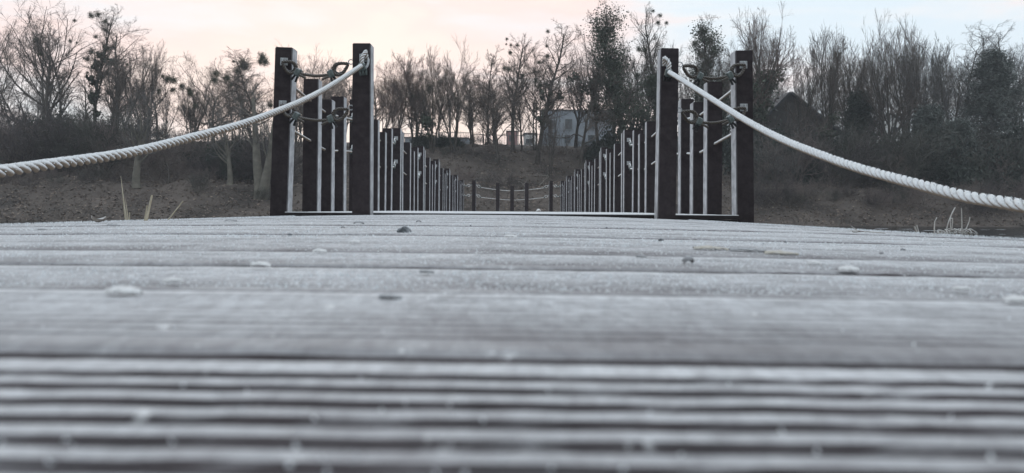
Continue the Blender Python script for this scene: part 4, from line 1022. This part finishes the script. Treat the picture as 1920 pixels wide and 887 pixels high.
# ------------------------------------------------------------------ houses behind the bank
def window(parent, x, y, z, w_, h_):
    f = link('window', box_mesh('window', (x-w_/2, y-0.05, z-h_/2), (x+w_/2, y+0.03, z+h_/2), M['frame'], 0.01), parent)
    link('pane', box_mesh('pane', (x-w_/2+.07, y-0.07, z-h_/2+.07), (x+w_/2-.07, y-0.045, z+h_/2-.07), M['glass']), f)
    link('sill', box_mesh('sill', (x-w_/2-.08, y-0.16, z-h_/2-.09), (x+w_/2+.08, y-0.052, z-h_/2-.01), M['frame']), f)
D = 108; a = spot(1012, 207.5, D); b = spot(1150, 272, D)
W_, H_ = b.x-a.x, a.z-b.z+1.0; zb = b.z-1.0
h = empty('grey_house', (a.x, D, zb)); tag(h, 'grey flat roofed house with dark windows behind bare trees', 'house')
link('wall', box_mesh('wall', (0, 0, -1), (W_, 8, H_), M['wallgrey']), h)
link('roof', box_mesh('roof', (-.12, -.12, H_+.003), (W_+.12, 8.12, H_+.16), M['roofdark']), h)
for (x0, x1, y0, y1) in ((1055, 1069, 223, 243), (1054, 1066, 253, 269), (1026, 1038, 225, 243), (1024, 1036, 253, 269), (1100, 1114, 223, 243), (1098, 1112, 253, 269)):
    p0 = spot(x0, y0, D); p1 = spot(x1, y1, D); window(h, (p0.x+p1.x)/2-a.x, 0, (p0.z+p1.z)/2-zb, p1.x-p0.x, p0.z-p1.z)
def block(name, label, x0, x1, y0, y1, D, m, dep=6, wins=(), roof='roofdark', flat=True, cat='house'):
    a = spot(x0, y0, D); b = spot(x1, y1, D); zb = min(b.z, g1(a.x, D))-0.3; H_ = a.z-zb; W_ = b.x-a.x
    h = empty(name, (a.x, D, zb)); tag(h, label, cat)
    link('wall', box_mesh('wall', (0, 0, -1), (W_, dep, H_), M[m]), h)
    if flat: link('roof', box_mesh('roof', (-.1, -.1, H_+.003), (W_+.1, dep+.1, H_+.15), M[roof]), h)
    for (u0, u1, v0, v1) in wins:
        p0 = spot(u0, v0, D); p1 = spot(u1, v1, D); window(h, (p0.x+p1.x)/2-a.x, 0, (p0.z+p1.z)/2-zb, p1.x-p0.x, p0.z-p1.z)
    return h, a, W_, H_, dep
block('white_shed', 'small white building with flat roof beside the grey house', 979, 1000, 251, 272, 104, 'wallwhite', 5, [(982, 996, 260, 269)])
block('red_house', 'reddish low building between tree trunks near white shed', 946, 966, 247, 276, 112, 'wallred', 6, [(951, 960, 254, 264)])
block('low_building', 'long low grey building half hidden behind fan shaped trees', 755, 874, 259, 288, 100, 'wallgrey', 7, [(765, 775, 265, 276), (800, 810, 265, 276), (835, 845, 265, 276), (858, 868, 265, 276)])
def gable(name, label, xl, xr, xap, yap, ye, D, m, dep=9, wins=(), hip=0.0):
    a = spot(xl, ye, D); b = spot(xr, ye, D); ap = spot(xap, yap, D); zb = g1(a.x, D)-0.5; h = empty(name, (a.x, D, zb)); tag(h, label, 'house')
    W_ = b.x-a.x; E = a.z-zb; A = ap.z-zb; xa = ap.x-a.x
    V = [(0, 0, -1), (W_, 0, -1), (W_, 0, E), (xa, 0, A-.02), (0, 0, E), (0, dep, -1), (W_, dep, -1), (W_, dep, E), (xa, dep, A-.02), (0, dep, E)]
    bm = bmesh.new(); vs = [bm.verts.new(v) for v in V]
    for f in ((0, 1, 2, 3, 4), (9, 8, 7, 6, 5), (1, 6, 7, 2), (0, 4, 9, 5)): bm.faces.new([vs[i] for i in f])
    link('wall', bmmesh('wall', bm, M[m]), h)
    def slab(p, q):                       # roof plane from ridge p to eave q, with thickness
        p = Vector(p); q = Vector(q); d = (q-p).normalized(); q = q+d*0.45
        nrm = Vector((-d.z, 0, d.x)); nrm = nrm if nrm.z > 0 else -nrm
        bm = bmesh.new(); vs = []
        for yy in (-0.45, dep+0.45):
            for c in (p, q): vs.append((c.x, yy, c.z+.01)); 
            for c in (q, p): vs.append((c.x+nrm.x*.18, yy, c.z+nrm.z*.18+.01))
        bv = [bm.verts.new(v) for v in vs]
        for f in ((0, 1, 2, 3), (7, 6, 5, 4), (0, 4, 5, 1), (1, 5, 6, 2), (2, 6, 7, 3), (3, 7, 4, 0)): bm.faces.new([bv[i] for i in f])
        return bmmesh('roof', bm, M['roofdark'])
    r1 = link('roof', slab((xa, 0, A), (W_, 0, E)), h); link('roof', slab((xa, 0, A), (0, 0, E)), h)
    link('chimney', box_mesh('chimney', (xa+W_*.16, dep*.5, A-1.6), (xa+W_*.16+.6, dep*.5+.6, A+.35), M['wallbrown']), r1)
    for (u0, u1, v0, v1) in wins:
        p0 = spot(u0, v0, D); p1 = spot(u1, v1, D); window(h, (p0.x+p1.x)/2-a.x, 0, (p0.z+p1.z)/2-zb, p1.x-p0.x, p0.z-p1.z)
gable('dark_house', 'dark house with steep pitched roof among the trees', 1412, 1556, 1476, 176, 240, 68, 'wallbrown', wins=[(1440, 1456, 240, 256), (1490, 1506, 240, 256)])
block('white_house', 'white walled house piece beside the narrow dark conifer', 1546, 1597, 224, 262, 84, 'wallwhite', 7, [(1556, 1572, 237, 252), (1577, 1586, 238, 256)])
gable('pale_house', 'pale gabled house glimpsed behind the tall bare trees', 1638, 1690, 1664, 214, 232, 84, 'wallwhite', 7, wins=[(1645, 1654, 238, 250), (1668, 1678, 238, 250)])

# picket fence along the crest
fe = empty('bar_fence', (-13, 61.5, g1(-13, 61.5))); tag(fe, 'grey bar fence along the top of the bank', 'fence')
for i in range(13):
    x = i*1.4; z = g1(-13+x, 61.5)-g1(-13, 61.5)
    link('fence_post', box_mesh('fence_post', (x-.04, -.04, z-.3), (x+.04, .04, z+1.25), M['fencegrey']), fe)
    if i < 12:
        z2 = g1(-13+x+1.4, 61.5)-g1(-13, 61.5)
        bm = bmesh.new()
        for k in range(10):
            u = x+.1+k*.13; zz = z+(z2-z)*(u-x)/1.4; bm_box(bm, (u, -.012, zz+.12), (u+.025, .012, zz+1.15))
        for hgt in (.22, 1.05): bm_box(bm, (x+.045, -.030, (z+z2)/2+hgt), (x+1.355, -.013, (z+z2)/2+hgt+.05))
        tag(link('bar_panel', bmmesh('bar_panel', bm, M['fencegrey']), fe), kind='stuff')

# ------------------------------------------------------------------ cold morning haze
mh = bpy.data.materials.new('haze'); mh.use_nodes = True; nt = mh.node_tree; nt.nodes.clear()
vo = N(nt, 'ShaderNodeVolumePrincipled'); vo.inputs['Color'].default_value = (0.86, 0.91, 0.97, 1); vo.inputs['Density'].default_value = 0.0011
vo.inputs['Anisotropy'].default_value = 0.0
ho = N(nt, 'ShaderNodeOutputMaterial'); L(nt, vo.outputs[0], ho.inputs['Volume'])
o = link('haze', box_mesh('haze', (-270, -130, -4.6), (270, 310, 34), mh)); tag(o, 'pale cold morning haze over the lake', 'haze', kind='stuff')
